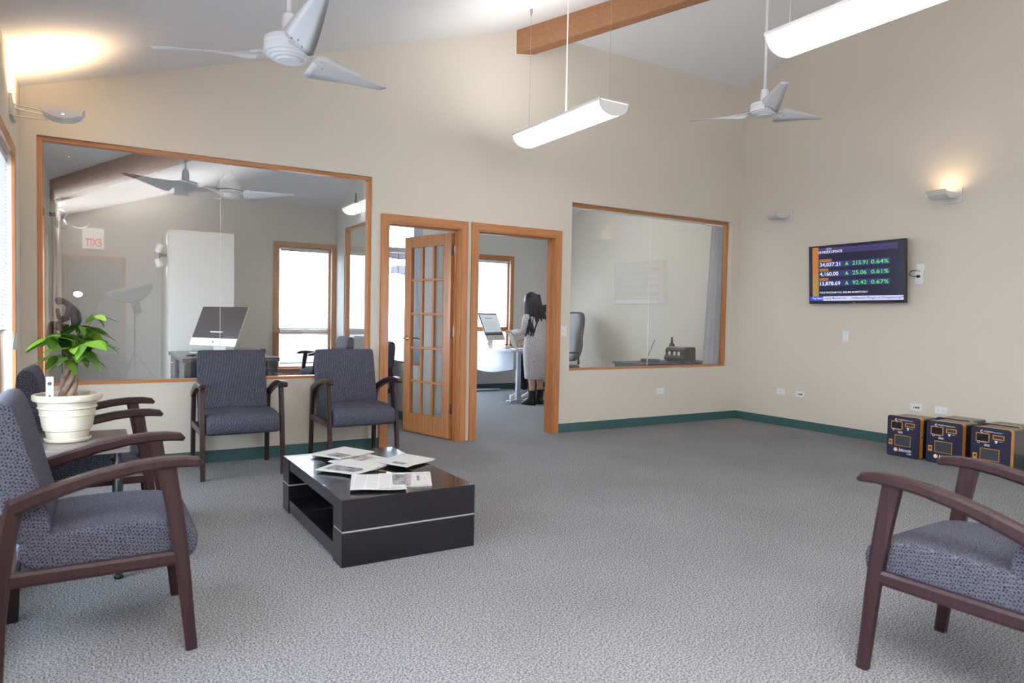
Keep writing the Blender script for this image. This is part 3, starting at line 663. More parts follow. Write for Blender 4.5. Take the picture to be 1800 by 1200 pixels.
# newspapers: folded sheaves at the corners measured in the photo
def paper(name, label, pts, z, layers=3, photos=()):
    """pts: four corners (x,y) world, order a,b,c,d"""
    P = [Vector((p[0], p[1], 0)) for p in pts]; c = sum(P, Vector())/4
    ang = math.atan2((P[1]-P[0]).y, (P[1]-P[0]).x)
    root = empty(name, (c.x, c.y, z), ang, label=label, cat='newspaper', group='newspapers on the coffee table')
    Ri = Matrix.Rotation(-ang, 3, 'Z'); Q = [Ri @ (p-c) for p in P]
    def bil(u, v): return (Q[0]*(1-u)+Q[1]*u)*(1-v)+(Q[3]*(1-u)+Q[2]*u)*v
    for k in range(layers):
        mb = MB(); N = 6; zz = k*.0022; j = random.uniform(-.004, .004)
        top = [[mb.bm.verts.new(bil(u/N, v/N)*(1-.008*k)+Vector((j, j*.5, zz+.0018+.002*math.sin(u*1.1+k)*(v/N)))) for u in range(N+1)] for v in range(N+1)]
        bot = [[mb.bm.verts.new(t.co-Vector((0, 0, .0018))) for t in r] for r in top]
        for v in range(N):
            for u in range(N):
                mb.bm.faces.new((top[v][u], top[v][u+1], top[v+1][u+1], top[v+1][u])); mb.bm.faces.new((bot[v][u], bot[v+1][u], bot[v+1][u+1], bot[v][u+1]))
        for i in range(N):
            mb.bm.faces.new((top[0][i], bot[0][i], bot[0][i+1], top[0][i+1])); mb.bm.faces.new((top[N][i], top[N][i+1], bot[N][i+1], bot[N][i]))
            mb.bm.faces.new((top[i][0], top[i+1][0], bot[i+1][0], bot[i][0])); mb.bm.faces.new((top[i][N], bot[i][N], bot[i+1][N], top[i+1][N]))
        mb.build('folded_sheet', 'newsprint' if k == layers-1 else 'paper', root)
    for (u0, u1, v0, v1, mt) in photos:
        mb = MB(); M_ = 5; zz = layers*.0022+.0024
        g = [[mb.bm.verts.new(bil(u0+(u1-u0)*i/M_, v0+(v1-v0)*q/M_)*(1-.008*(layers-1))+Vector((0, 0, zz))) for i in range(M_+1)] for q in range(M_+1)]
        for q in range(M_):
            for i in range(M_): mb.bm.faces.new((g[q][i], g[q][i+1], g[q+1][i+1], g[q+1][i]))
        mb.build('printed_picture', mt, root)
    return root
tz = .3225
paper('newspaper', 'newspaper at the far left of the coffee table, tucked behind the others', [(1.134, -1.694), (1.394, -1.552), (1.509, -1.796), (1.258, -1.909)], tz+.0135, photos=((.05, .35, .45, .95, 'news_photo'),))
paper('newspaper', 'newspaper in the middle of the pile with a reddish picture', [(1.189, -1.888), (1.475, -1.80), (1.551, -2.033), (1.30, -2.12)], tz+.0015, photos=((.35, .8, .1, .5, 'news_colour'),))
paper('newspaper', 'newspaper lying askew at the left, with a grey headline picture', [(1.049, -2.123), (1.293, -1.914), (1.44, -2.185), (1.215, -2.338)], tz+.011, photos=((.08, .42, .15, .85, 'news_photo'),))
paper('newspaper', 'newspaper hanging over the right edge of the coffee table', [(1.431, -2.089), (1.65, -1.90), (1.758, -2.150), (1.529, -2.274)], tz+.011, photos=((.03, .2, .4, .8, 'news_photo'),))
paper('newspaper', 'nearest folded newspaper with a portrait picture at its right end', [(1.186, -2.338), (1.440, -2.442), (1.333, -2.745), (1.080, -2.640)], tz+.0125, photos=((.76, .99, .08, .80, 'news_photo'),))
paper('newspaper', 'folded newspaper partly under the nearest one, at its right', [(1.335, -2.330), (1.605, -2.412), (1.485, -2.698), (1.225, -2.60)], tz+.001, photos=((.40, .62, .15, .95, 'news_colour'), (.74, .79, .3, .7, 'news_photo')))

# ------------------------------------------------------------------ side table
stb = empty('side_table', (-.10, -2.21, 0), 0, label='square dark side table with turned metal legs, holding the potted plant', cat='side table')
sw_ = .245
B(-sw_, sw_, -sw_, sw_, .568, .598, bev=.003).build('table_top', 'grey_wood', stb)
mb = MB()
for s in (-1, 1): mb.box(s*sw_-.03 if s > 0 else -sw_, sw_ if s > 0 else -sw_+.03, -sw_, sw_, .598, .601); mb.box(-sw_+.03, sw_-.03, s*sw_-.03 if s > 0 else -sw_, sw_ if s > 0 else -sw_+.03, .598, .601)
mb.build('top_border', 'grey_wood', stb)
for sx in (-1, 1):
    for sy in (-1, 1):
        autosmooth(MB().lathe([(.016, .0), (.02, .004), (.02, .012), (.010, .02), (.009, .04), (.017, .055), (.017, .44), (.013, .45), (.026, .462), (.026, .468), (.012, .478), (.012, .50), (.022, .51), (.013, .53), (.013, .57)], 16, c=(sx*.2, sy*.2, 0)).build('leg', 'dark_metal', stb))

# ------------------------------------------------------------------ potted money tree
pl = empty('potted_plant', (-.095, -2.2, .601), 0, label='braided money tree in a ribbed cream pot on the side table', cat='potted plant')
autosmooth(MB().lathe([(.02, .0), (.088, .0), (.093, .012), (.090, .014), (.084, .006), (.02, .006)], 40, caps=False).build('saucer', 'pot_cream', pl))
pot = [(.02, .008), (.078, .008), (.083, .02), (.092, .055), (.096, .055), (.099, .088), (.105, .118), (.110, .118), (.114, .15), (.12, .178), (.128, .18), (.137, .184), (.140, .195), (.139, .207), (.132, .211), (.122, .207), (.118, .18), (.10, .06), (.02, .03)]
pot2 = []
for r, z in pot: pot2.append((r*.98, z))
autosmooth(MB().lathe(pot2, 48, caps=False).build('pot', 'pot_cream', pl), 50)
for z, r in ((.052, .0935), (.085, .1005), (.118, .1085), (.15, .1155)): MB().lathe([(r-.006, z-.006), (r+.0015, z), (r+.0005, z+.004), (r-.005, z+.006)], 48, caps=False).build('pot_rib', 'pot_cream', pl)
MB().lathe([(.001, .19), (.06, .192), (.118, .186)], 32).build('soil', 'soil', pl)
mb = MB()
for k in range(4):
    pts = []
    for i in range(15):
        t = i/14; a = k*PI/2+t*3.4; r = .024-.006*t; pts.append((r*math.cos(a)+.012*t, r*math.sin(a), .185+t*.17))
    mb.tube(pts, [.0165-.005*i/14 for i in range(15)], 8)
mb.build('braided_trunk', 'bark', pl, smooth=True)
def leaflet_mesh():
    mb = MB(); n = 9; rows = []
    for i in range(n):
        t = i/(n-1); wv = math.sin(PI*min(1, t*1.02)**.85)**.8*.19 if 0 < i < n-1 else .004
        z = -.22*t*t+.04*t
        rows.append([(t, -wv, z+.03*wv*4), (t, 0, z-.012), (t, wv, z+.03*wv*4)])
    V = [[mb.bm.verts.new(p) for p in r] for r in rows]
    for a, b in zip(V, V[1:]):
        for j in (0, 1): mb.bm.faces.new((a[j], a[j+1], b[j+1], b[j]))
    r = bmesh.ops.solidify(mb.bm, geom=mb.bm.faces[:], thickness=.006)
    me = bpy.data.meshes.new('leaf'); bmesh.ops.recalc_face_normals(mb.bm, faces=mb.bm.faces); mb.bm.to_mesh(me); mb.bm.free(); me.materials.append(MATS['leaf_green'])
    for p in me.polygons: p.use_smooth = True
    return me
LM = leaflet_mesh()
# clusters: (x offset, y offset, z above table base, leaflet directions deg & lengths & droop)
cl = [(.105, -.02, .565, .78), (.05, -.06, .52, .85), (-.025, -.04, .48, 1.05), (-.02, .05, .455, .95), (.10, .04, .49, .9), (.11, -.06, .455, .95), (.07, -.10, .445, 1.05),
      (.03, -.09, .425, 1.0), (-.035, -.05, .385, .8), (.0, -.11, .37, .8), (.06, -.05, .39, 1.0), (.03, .10, .47, 1.0), (.03, .02, .475, .8), (-.06, -.10, .47, 1.0), (.07, .03, .51, .9)]
for i, (dx, dy, z, sc) in enumerate(cl):
    base_ = Vector((.012+.01*math.cos(i), .01*math.sin(i), .345)); tip = Vector((dx, dy, z)); mid = (base_+tip)/2+Vector((0, 0, .03)); 
    mb = MB(); mb.tube([base_, mid, tip], [.0025, .002, .0016], 6); stem = mb.build('leaf_stem', 'leaf_stem_green', pl, smooth=True)
    out = math.atan2(dy, dx); n = 5 + (i % 2)
    for k in range(n):
        a = out + (k-(n-1)/2)*1.05 + random.uniform(-.15, .15); L = (.105+.03*random.random())*sc*(1 if abs(k-(n-1)/2) < 2 else .75)
        o = bpy.data.objects.new('leaf', LM); COL.objects.link(o); o.parent = stem; o.location = tip
        o.rotation_euler = Euler((random.uniform(-.45, .45), random.uniform(-.1, .5) + .12, a)); o.scale = (L, L*.95, L)
tg = quad('print_white', 'plant_tag', pl, (-.062, -.085, .17), (1, 0, 0), (0, 0, 1), -.016, .012, .03, .125, .0, .001)
tg.location = (0, 0, 0)
MB().tube([(-.064, -.088, .18), (-.064, -.088, .215)], .004, 6).build('tag_stake', 'navy_panel', pl)
mb = MB(); mb.lathe([(.001, 0), (.009, 0), (.009, .0008), (.001, .0008)], 16); o = mb.build('tag_emblem', 'baseboard_teal', pl, loc=(-.064, -.0865, .265)); o.rotation_euler = (PI/2, 0, 0)

# notice sheet hanging beside the left window
nt_ = empty('notice_sheet', (XL+.022, -.74, .98), 0, label='small white printed sheet hanging at the left window frame', cat='sheet of paper')
MB().ring([[(0, .10, -.045), (.004, .11, .06), (.0055, .11, .06), (.0015, .10, -.045)], [(0, -.17, -.03), (.01, -.16, .075), (.0115, -.16, .075), (.0015, -.17, -.03)]]).build('sheet', 'paper', nt_)

# ------------------------------------------------------------------ boxed kiosks (front toward -X)
def kiosk(label, loc):
    k = empty('kiosk_box', loc, 0, label=label, cat='cash machine', group='small navy and orange cash machines')
    Wk, Hk, Dk = .294, .366, .275
    def rr(w, h, r, n=5): 
        pts = []
        for cx, cz, a0 in ((w/2-r, h-r, 0), (-w/2+r, h-r, PI/2), (-w/2+r, r, PI), (w/2-r, r, 1.5*PI)):
            for i in range(n+1): a = a0+i*PI/2/n; pts.append((cx+r*math.cos(a), cz+r*math.sin(a)))
        return pts
    def slab(x0, x1, grow, r, nm, mt): 
        p = [(y, z) for y, z in rr(Wk+grow*2, Hk+grow*2, r)]; return MB().ring([[(x0, y, z-grow) for y, z in p], [(x1, y, z-grow) for y, z in p]]).build(nm, mt, k)
    slab(0, .004, 0, .022, 'front_panel', 'navy_panel'); slab(.004, .055, .0, .022, 'door_rim', 'atm_orange'); slab(.055, Dk, -.006, .016, 'cabinet_body', 'atm_body')
    O = (0, Wk/2, 0); XD = (0, -1, 0); YD = (0, 0, 1)
    def q(mt, u0, u1, v0, v1, e, nm): return quad(mt, nm, k, O, XD, YD, u0*Wk, u1*Wk, (1-v1)*Hk, (1-v0)*Hk, e, .001)
    def fr(u0, u1, v0, v1, nm, inner, b=.007):
        q('atm_orange', u0, u1, v0, v1, .0, nm+'_border'); q(inner, u0+b/Wk, u1-b/Wk, v0+b/Hk, v1-b/Hk, .0012, nm)
    fr(.12, .47, .13, .33, 'camera_window', 'screen_black'); fr(.55, .84, .145, .245, 'bill_slot', 'print_dark'); fr(.24, .73, .465, .735, 'touch_screen', 'atm_screen', .005)
    q('atm_orange', .06, .17, .595, .73, .0, 'receipt_holder'); q('slot_dark', .09, .15, .63, .68, .0012, 'receipt_slot')
    q('print_lilac', .34, .48, .375, .42, .0, 'sticker'); q('print_white', .60, .68, .27, .285, .0, 'slot_symbol'); q('print_white', .62, .665, .285, .325, .0, 'slot_symbol')
    def t(s, mt, u, v, w_, h_, **kw): return text(s, mt, k, Vector(O)+Vector(XD)*u*Wk+Vector(YD)*(1-v)*Hk, XD, YD, w_*Wk, h_*Hk, .0012, **kw)
    t('cash', 'print_white', .71, .287, .09, .02); t('receipt', 'print_white', .26, .352, .15, .02)
    mb = MB(); mb.lathe([(.008, 0), (.011, 0), (.011, .001), (.008, .001)], 16, caps=False)
    o = mb.build('round_symbol', 'print_white', k, loc=(-.0002, Wk/2-.2*Wk, (1-.34)*Hk)); o.rotation_euler = (0, -PI/2, 0)
    t('crypto', 'print_white', .325, .113, .20, .046, bold=.012); t('dispensers', 'print_white', .53, .113, .26, .042, bold=0)
    # open ring emblem before the name
    mb = MB(); ro, ri = .0115, .0065; pts = [(ro*math.cos(a), ro*math.sin(a)) for a in [math.radians(40+i*20) for i in range(15)]] + [(ri*math.cos(a), ri*math.sin(a)) for a in [math.radians(320-i*20) for i in range(15)]]
    O2 = Vector(O)+Vector(XD)*.275*Wk+Vector(YD)*(1-.095)*Hk
    V1 = [mb.bm.verts.new(O2+Vector(XD)*a+Vector(YD)*b+Vector((-.0012, 0, 0))) for a, b in pts]; n = len(pts)
    for i in range(14): mb.bm.faces.new((V1[i], V1[i+1], V1[n-2-i], V1[n-1-i]))
    mb.build('ring_emblem', 'print_white', k)
    t('bitcoin', 'print_white', .375, .87, .385, .085, shear=.2, bold=.015); t('ATM', 'print_white', .62, .925, .14, .036, shear=.2, bold=.015)
    mb = MB(); mb.lathe([(.0005, 0), (.0175, 0), (.0175, .0012), (.0005, .0012)], 24); o = mb.build('coin_emblem', 'print_peach', k, loc=(-.0002, Wk/2-.28*Wk, (1-.835)*Hk)); o.rotation_euler = (0, -PI/2, 0)
    text('B', 'print_white', k, Vector(O)+Vector(XD)*.252*Wk+Vector(YD)*(1-.862)*Hk, XD, YD, .055*Wk, .055*Hk, .0018, name='coin_letter', shear=-.2, bold=.012)
    mb = MB(); mb.lathe([(.006, 0), (.006, .006), (.001, .006)], 10); o = mb.build('lock', 'chrome', k, loc=(.024, -Wk/2, .2)); o.rotation_euler = (PI/2, 0, 0)
    return k
k0 = kiosk('navy and orange cash machine, front row, leftmost of the three', (6.27, -2.418, 0))
for loc, lb in (((6.27, -2.769, 0), 'navy and orange cash machine, middle of the front row'), ((6.27, -3.129, 0), 'navy and orange cash machine, front row right, behind the chair arm'),
    ((6.565, -2.69, 0), 'cash machine against the wall behind the middle front one'), ((6.565, -3.07, 0), 'cash machine against the wall behind the right front one')):
    place(copy_tree(k0), loc, None, lb)

# ------------------------------------------------------------------ office 1
# built-out closet
struct(B(.765, 1.467, 3.0, YF, 0, 2.14).build('wall_closet', 'office_paint'))
def desk():
    d = empty('office_desk', (1.2, 2.17, 0), 0, label='grey-topped dark desk with drawers behind the large left window', cat='desk')
    B(-.455, .46, -.72, .73, .70, .74, bev=.004).build('desk_top', 'desk_top', d)
    for y0, y1 in ((-.68, -.20), (.22, .70)):
        ped = B(-.42, -.03, y0, y1, .03, .70, bev=.003).build('pedestal', 'desk_dark', d)
        for j in range(3):
            z0 = .05+j*.215; B(-.432, -.42, y0+.012, y1-.012, z0, z0+.2, bev=.002).build('drawer', 'desk_top', ped)
            MB().tube([(-.432, (y0+y1)/2-.05, z0+.15), (-.448, (y0+y1)/2-.045, z0+.15), (-.448, (y0+y1)/2+.045, z0+.15), (-.432, (y0+y1)/2+.05, z0+.15)], .004, 6).build('drawer_handle', 'chrome', ped)
    B(-.42, .44, -.705, -.682, .03, .70).build('end_panel', 'desk_dark', d); B(.40, .44, -.66, .68, .0, .70).build('side_panel', 'desk_dark', d)
desk()
cbx = tag(B(1.22, 1.55, 1.16, 1.40, .0, .645, bev=.004).build('file_cabinet', 'desk_dark'), 'small dark navy cabinet seen between the two waiting chairs', 'cabinet')
cbx.hide_render = False
def monitor(loc, ang, tilt, label, on=False):
    """normal points at angle ang (deg) in plan"""
    mroot = empty('desktop_computer', loc, math.radians(ang+90), label=label, cat='computer')
    # local front toward -Y
    T = Matrix.Translation((0, 0, .10)) @ Matrix.Rotation(-math.radians(tilt), 4, 'X')
    def P(o): o.matrix_local = T; return o
    P(B(-.325, .325, 0, .012, .0, .452, bev=.004).build('display_case', 'imac_silver', mroot))
    P(B(-.323, .323, -.002, .001, .085, .450, bev=.0005).build('screen_glass', 'screen_black', mroot))
    P(B(-.323, .323, -.0022, .001, .002, .083, bev=.0005).build('chin', 'imac_silver', mroot))
    mb = MB(); mb.sphere((0, -.0025, .04), .012, 14, 8, (.95, .12, 1.05)); mb.sphere((.004, -.0025, .057), .005, 8, 6, (.5, .2, 1)); P(mb.build('logo_emblem', 'print_dark', mroot))
    if on:
        P(B(-.30, .30, -.0032, -.002, .11, .428).build('lit_display', 'monitor_on', mroot)); 
        mb = MB(); mb.box(-.15, .1, -.0042, -.0032, .36, .368)
        for j in range(7): mb.box(-.24, .2, -.0042, -.0032, .30-j*.022, .302-j*.022)
        mb.box(-.3, .3, -.0042, -.0032, .11, .135)
        P(mb.build('display_text', 'monitor_text', mroot))
    mb = MB(); mb.sweep([(0, .05, .004), (0, .10, .01), (0, .115, .04), (0, .085, .17), (0, .06, .25)], (1, 0, 0), .09, .004); mb.box(-.10, .10, -.09, .11, 0, .005, bev=.001)
    mb.build('stand', 'imac_silver', mroot)
    return mroot
monitor((1.08, 1.98, .7405), 215, 24, 'all-in-one computer with dark screen on the left office desk')
o = tag(B(.93, 1.13, 2.33, 2.6, .7405, .745).build('paper_stack', 'paper'), 'white papers on the left office desk', 'papers')
mb = MB(); mb.sphere((0, 0, 0), .05, 16, 8, (1, .6, .22)); o = tag(mb.build('computer_mouse', 'black_plastic', smooth=True, loc=(.86, 1.78, .752)), 'dark computer mouse on the left office desk', 'mouse')
# statue on a pedestal
def bend_figure():
    s = empty('statue', (-.15, .62, 0), 0, label='dark bronze statue of a crouching thinking figure on a slim black pedestal', cat='statue')
    B(-.055, .045, -.05, .05, .62, .985, bev=.004).build('pedestal_block', 'black_plastic', s)
    mb = MB()
    for x in (-.035, .02): mb.tube([(x, -.02, .01), (x, -.02, .62)], .007, 8)
    mb.lathe([(.13, 0), (.13, .012), (.02, .018)], 24); mb.build('pedestal_legs', 'chrome', s, smooth=False)
    me = bpy.data.meshes.new('fig'); 
    V = [(.03, 0, .985), (.045, .0, 1.05), (.045, 0, 1.12), (.015, 0, 1.18), (-.02, 0, 1.205), (-.055, 0, 1.205), (-.075, 0, 1.195),  # hip..head
         (-.03, -.035, 1.03), (-.095, -.035, 1.06), (-.105, -.035, .99), (-.112, -.035, .935),    # left thigh, knee, shin
         (-.03, .035, 1.02), (-.08, .035, 1.03), (-.085, .035, .95),
         (.01, -.05, 1.165), (-.01, -.055, 1.10), (-.05, -.04, 1.085), (-.06, -.02, 1.155),
         (.01, .05, 1.165), (-.0, .055, 1.09), (-.06, .03, 1.06)]
    E = [(0, 1), (1, 2), (2, 3), (3, 4), (4, 5), (5, 6), (0, 7), (7, 8), (8, 9), (9, 10), (0, 11), (11, 12), (12, 13), (3, 14), (14, 15), (15, 16), (16, 17), (3, 18), (18, 19), (19, 20)]
    Rr = [.046, .044, .050, .046, .022, .034, .030, .030, .024, .018, .014, .030, .024, .018, .021, .017, .015, .012, .021, .017, .015]
    me.from_pydata(V, E, []); o = bpy.data.objects.new('figure', me); COL.objects.link(o); o.parent = s; me.materials.append(MATS['bronze'])
    o.modifiers.new('skin', 'SKIN'); sv = me.skin_vertices[0].data
    for i, r in enumerate(Rr): sv[i].radius = (r, r*.9)
    sv[0].use_root = True; md = o.modifiers.new('sub', 'SUBSURF'); md.levels = md.render_levels = 2
    bake(o, 'bronze'); o.scale = (1.2, 1.15, 1.2); o.location = (-.012, 0, .985*-.2+.012)
def bake(o, matn):
    bpy.context.view_layer.update(); dg = bpy.context.evaluated_depsgraph_get(); me = bpy.data.meshes.new_from_object(o.evaluated_get(dg)); o.modifiers.clear(); o.data = me
    me.materials.clear(); me.materials.append(MATS[matn])
    for p in me.polygons: p.use_smooth = True; p.material_index = 0
bend_figure()
# spot lamps in the left office
def spots(loc, heads, label, axis):
    s = empty('track_spotlight', loc, 0, label=label, cat='spotlight')
    mb = MB(); mb.tube([(0, 0, -.14), (0, 0, .12)], .008, 8); mb.box(*axis); mb.build('bracket', 'dark_metal', s)
    for (x, y, z, a, lit) in heads:
        o = MB().lathe([(.012, -.05), (.034, -.045), (.042, .02), (.045, .05), (.04, .052), (.036, .03)], 16, caps=False).build('lamp_head', 'white_plastic', s, smooth=True, loc=(x, y, z)); o.rotation_euler = (0, a, 0)
        b = MB().lathe([(.001, 0), (.036, 0), (.036, .003), (.001, .003)], 16).build('bulb_face', 'bulb_white' if lit else 'white_plastic', o, loc=(0, 0, .035))
spots((-.36, 3.85, 2.30), [(.03, 0, .16, 2.6, 1), (.06, -.02, .02, 2.2, 1), (.07, 0, -.10, 2.8, 0)], 'three-head spotlight in the far left corner of the left office', (-.065, 0, -.01, .01, -.02, .02))
spots((.69, 3.35, 1.86), [(-.01, -.02, .08, .4, 1), (-.01, -.02, -.09, 2.8, 1)], 'double spotlight on the side of the built-out closet in the left office', (0, .075, -.02, .02, -.02, .02))
spots((2.95, 2.95, 2.66), [(-.02, 0, -.06, 2.6, 1)], 'single spotlight near the ceiling over the partition window', (-.02, .095, -.015, .015, -.015, .015))
tag(B(2.0, 2.06, YF-.03, YF-.0005, .62, .70, bev=.004).build('wall_socket', 'black_plastic'), 'small black socket on the far wall of the left office, left of its window', 'socket')

# ------------------------------------------------------------------ office 2
d = empty('office_desk', (5.42, 3.1, 0), 0, label='white desk with a bowed front panel and metal T-legs in the right office', cat='desk')
mb = MB(); pts = [(-.42, -.75), (.33, -.75), (.33, .88), (-.30, .88), (-.42, .4), (-.46, .05), (-.46, -.35)]
mb.prism(pts, .715, .74, 'Z'); mb.build('desk_top', 'desk_white', d)
rings = []
for i in range(13):
    t = i/12; y = -.66+1.42*t; x = -.33-.07*math.sin(PI*t); dp = .16+.20*math.sin(PI*min(1, t*1.0))**.8 if 0 < i < 12 else .2
    zb_ = .715-(.20+.22*math.sin(PI*t)**.7)
    zb_ = .715-(.25+.08*math.sin(PI*t))
    rings.append([(x, y, zb_), (x, y, .714), (x+.008, y, .714), (x+.008, y, zb_)])
MB().ring(rings).build('modesty_panel', 'desk_white', d)
for y in (-.70, .78):
    B(-.30, -.24, y-.025, y+.025, .035, .714, bev=.004).build('leg', 'desk_metal', d)
    mb = MB(); mb.sweep([(-.46, y, .022), (-.27, y, .030), (.30, y, .022)], (0, 1, 0), .028, [.010, .016, .010]); mb.build('foot', 'desk_metal', d)
monitor((5.42, 3.5, .7405), 305, 22, 'all-in-one computer with a lit document on the right office desk', on=True)
tag(MB().box(4.98, 5.04, 2.30, 2.36, .06, .12, bev=.008).tube([(5.01, 2.33, .06), (4.95, 2.30, .012), (4.86, 2.28, .012), (4.80, 2.30, .014)], .006, 6).build('power_adapter', 'white_plastic'), 'white power adapter lying at the foot of the right office desk', 'power adapter')
# laptop / papers in front of the woman
tag(B(5.22, 5.50, 2.60, 2.78, .7405, .750, bev=.002).build('document_folder', 'paper'), 'papers on the near end of the right office desk', 'papers')
p = empty('wire_bin', (5.30, 2.92, .741), 0, label='dark wire tray on the right office desk', cat='desk tray')
mb = MB()
for z in (0.0, .05): mb.tube([(-.1, -.08, z+.003), (.1, -.08, z+.003), (.1, .08, z+.003), (-.1, .08, z+.003), (-.1, -.08, z+.003)], .003, 5)
for a, b in ((-.1, -.08), (.1, -.08), (.1, .08), (-.1, .08)): mb.tube([(a, b, .003), (a, b, .053)], .003, 5)
mb.build('wire_frame', 'black_plastic', p)
# executive chair
ec = empty('office_chair', (6.26, 2.95, 0), 0, label='tufted dark leather executive chair at the right office desk', cat='office chair')
mb = MB(); rings = []
for z, x, w_, t_ in ((.52, .16, .20, .05), (.62, .20, .25, .06), (.78, .235, .27, .055), (.92, .225, .27, .045), (1.06, .25, .27, .055), (1.2, .275, .26, .06), (1.28, .28, .22, .05), (1.31, .28, .16, .02)):
    rings.append([(x-t_, -w_*.8, z), (x-t_*.8, 0, z), (x-t_, w_*.8, z), (x, w_, z), (x+t_, w_*.8, z), (x+t_*1.1, 0, z), (x+t_, -w_*.8, z), (x, -w_, z)])
mb.ring(rings); mb.build('backrest', 'leather_grey', ec, smooth=True, sub=1)
B(-.25, .2, -.25, .25, .40, .485, bev=.03).build('seat', 'leather_grey', ec)
MB().tube([(0, 0, .08), (0, 0, .40)], .03, 12).build('gas_lift', 'chrome', ec)
for s in (-1, 1): MB().tube([(.15, s*.27, .5), (.12, s*.3, .68), (-.15, s*.3, .68), (-.18, s*.27, .5)], .018, 8).build('armrest', 'leather_black', ec, smooth=True)
for k in range(5):
    a = k*2*PI/5; mb = MB(); mb.sweep([(.03*math.cos(a), .03*math.sin(a), .09), (.29*math.cos(a), .29*math.sin(a), .07)], (-math.sin(a), math.cos(a), 0), .02, [.02, .012]); mb.sphere((.29*math.cos(a), .29*math.sin(a), .03), .03, 10, 8); mb.build('leg', 'black_plastic', ec)
# low cabinet by the interior window, with money counter, bottle and tablet stand
cabn = empty('low_cabinet', (6.20, .52, 0), 0, label='low dark cabinet behind the right-hand interior window', cat='cabinet')
B(-.66, .62, -.25, .25, .02, .655, bev=.003).build('body', 'desk_dark', cabn); B(-.68, .635, -.27, .27, .655, .68, bev=.003).build('cabinet_top', 'desk_dark', cabn)
for i in range(3): B(-.65+.42*i, -.25+.42*i, -.262, -.25, .05, .63, bev=.002).build('cabinet_door', 'desk_dark', cabn)
def counter():
    c = empty('money_counter', (6.34, .46, .6805), math.radians(-78), label='black banknote counting machine on the low cabinet', cat='money counter')
    mb = MB(); prof = [(-.13, .02), (-.145, .05), (-.11, .09), (-.115, .15), (-.09, .175), (.10, .185), (.13, .17), (.135, .02)]
    mb.ring([[(a, y, b) for a, b in []] or [(y, a, b) for a, b in prof] for y in (-.14, .14)]); mb.build('housing', 'black_plastic', c)
    mb = MB(); mb.ring([[(-.12, -.10, .174), (.10, -.10, .174), (.10, -.02, .183), (-.12, -.02, .183)], [(-.12, -.10, .180), (.10, -.10, .180), (.10, -.02, .189), (-.12, -.02, .189)]]); mb.build('control_panel', 'steel', c)
    for x in (-.075, .0, .06): o = MB().lathe([(.001, 0), (.026, 0), (.022, .008), (.001, .010)], 16).build('stacker_wheel', 'white_plastic', c, loc=(x, -.118, .105)); o.rotation_euler = (PI/2, 0, 0); o.scale = (.7, 1.1, 1)
    mb = MB()
    for x in (-.11, .11):
        for y in (-.1, .1): mb.lathe([(.012, 0), (.012, .022)], 8, c=(x, y, 0))
    mb.build('rubber_feet', 'black_plastic', c)
counter()
bt = empty('wine_bottle', (6.42, .69, .6805), 0, label='wine bottle with dark neck and red label behind the money counter', cat='bottle')
autosmooth(MB().lathe([(.001, 0), (.037, 0), (.038, .19), (.030, .215), (.015, .235), (.0135, .30), (.001, .302)], 20).build('bottle_body', 'bottle_glass', bt)); autosmooth(MB().lathe([(.0385, .10), (.0385, .19), (.034, .212)], 20, caps=False).build('bottle_label', 'bottle_red', bt))
ts = empty('tablet_stand', (5.92, .55, .6805), -.74, label='thin tablet leaning on a crossed wire stand on the low cabinet', cat='tablet')
B(-.11, .12, -.06, .06, 0, .035, bev=.003).build('stand_base', 'desk_dark', ts)
B(-.003, .003, -.09, .09, 0, .26, bev=.001).build('tablet', 'black_plastic', ts).matrix_local = Matrix.Translation((-.04, 0, .035)) @ Matrix.Rotation(.38, 4, 'Y')
mb = MB(); mb.tube([(-.09, -.05, .15), (.0, -.05, .06)], .002, 5); mb.tube([(-.01, -.05, .16), (.09, -.05, .035)], .002, 5); mb.build('wire_leg', 'white_plastic', ts)
# curtains
def curtain(axis, p0, p1, pos, z0, z1, n, amp, label, flare=0, mt='curtain_grey'):
    c = empty('curtain', (0, 0, 0), 0, label=label, cat='curtain'); mb = MB(); rings = []
    K = n*8
    for t in (0, .33, .66, 1):
        z = z1+(z0-z1)*t; r = []
        for i in range(K+1):
            s = i/K; u = p0+(p1-p0)*s - flare*t*(1-s); v = pos+amp*(.6+.4*t)*math.sin(2*PI*n*s+.4*math.sin(5*s+t))
            r.append((u, v, z) if axis == 'X' else (v, u, z))
        rings.append(r)
    V = [[mb.bm.verts.new(q) for q in r] for r in rings]
    for a, b in zip(V, V[1:]):
        for i in range(K): mb.bm.faces.new((a[i], a[i+1], b[i+1], b[i]))
    bmesh.ops.solidify(mb.bm, geom=mb.bm.faces[:], thickness=.002)
    mb.build('curtain_cloth', mt, c, smooth=True)
    e0, e1 = p0-.1, p1+.05
    MB().tube([(e0, pos, z1+.015), (e1, pos, z1+.015)] if axis == 'X' else [(pos, e0, z1+.015), (pos, e1, z1+.015)], .009, 8).build('curtain_rod', 'white_plastic', c)
    return c
curtain('X', 6.57, 6.83, .205, .25, 2.36, 4, .026, 'pale grey curtain gathered at the right end of the right-hand interior window', flare=.11)
MB_ = tag(MB().tube([(4.25, .19, 2.385), (6.45, .19, 2.385)], .008, 8).build('curtain_track', 'white_plastic'), 'thin white curtain track along the top of the right-hand interior window', 'curtain track')
curtain('Y', 1.13, 1.62, 3.21, .10, 2.40, 5, .022, 'blue-grey curtain hanging at the partition window, seen through the glass door')
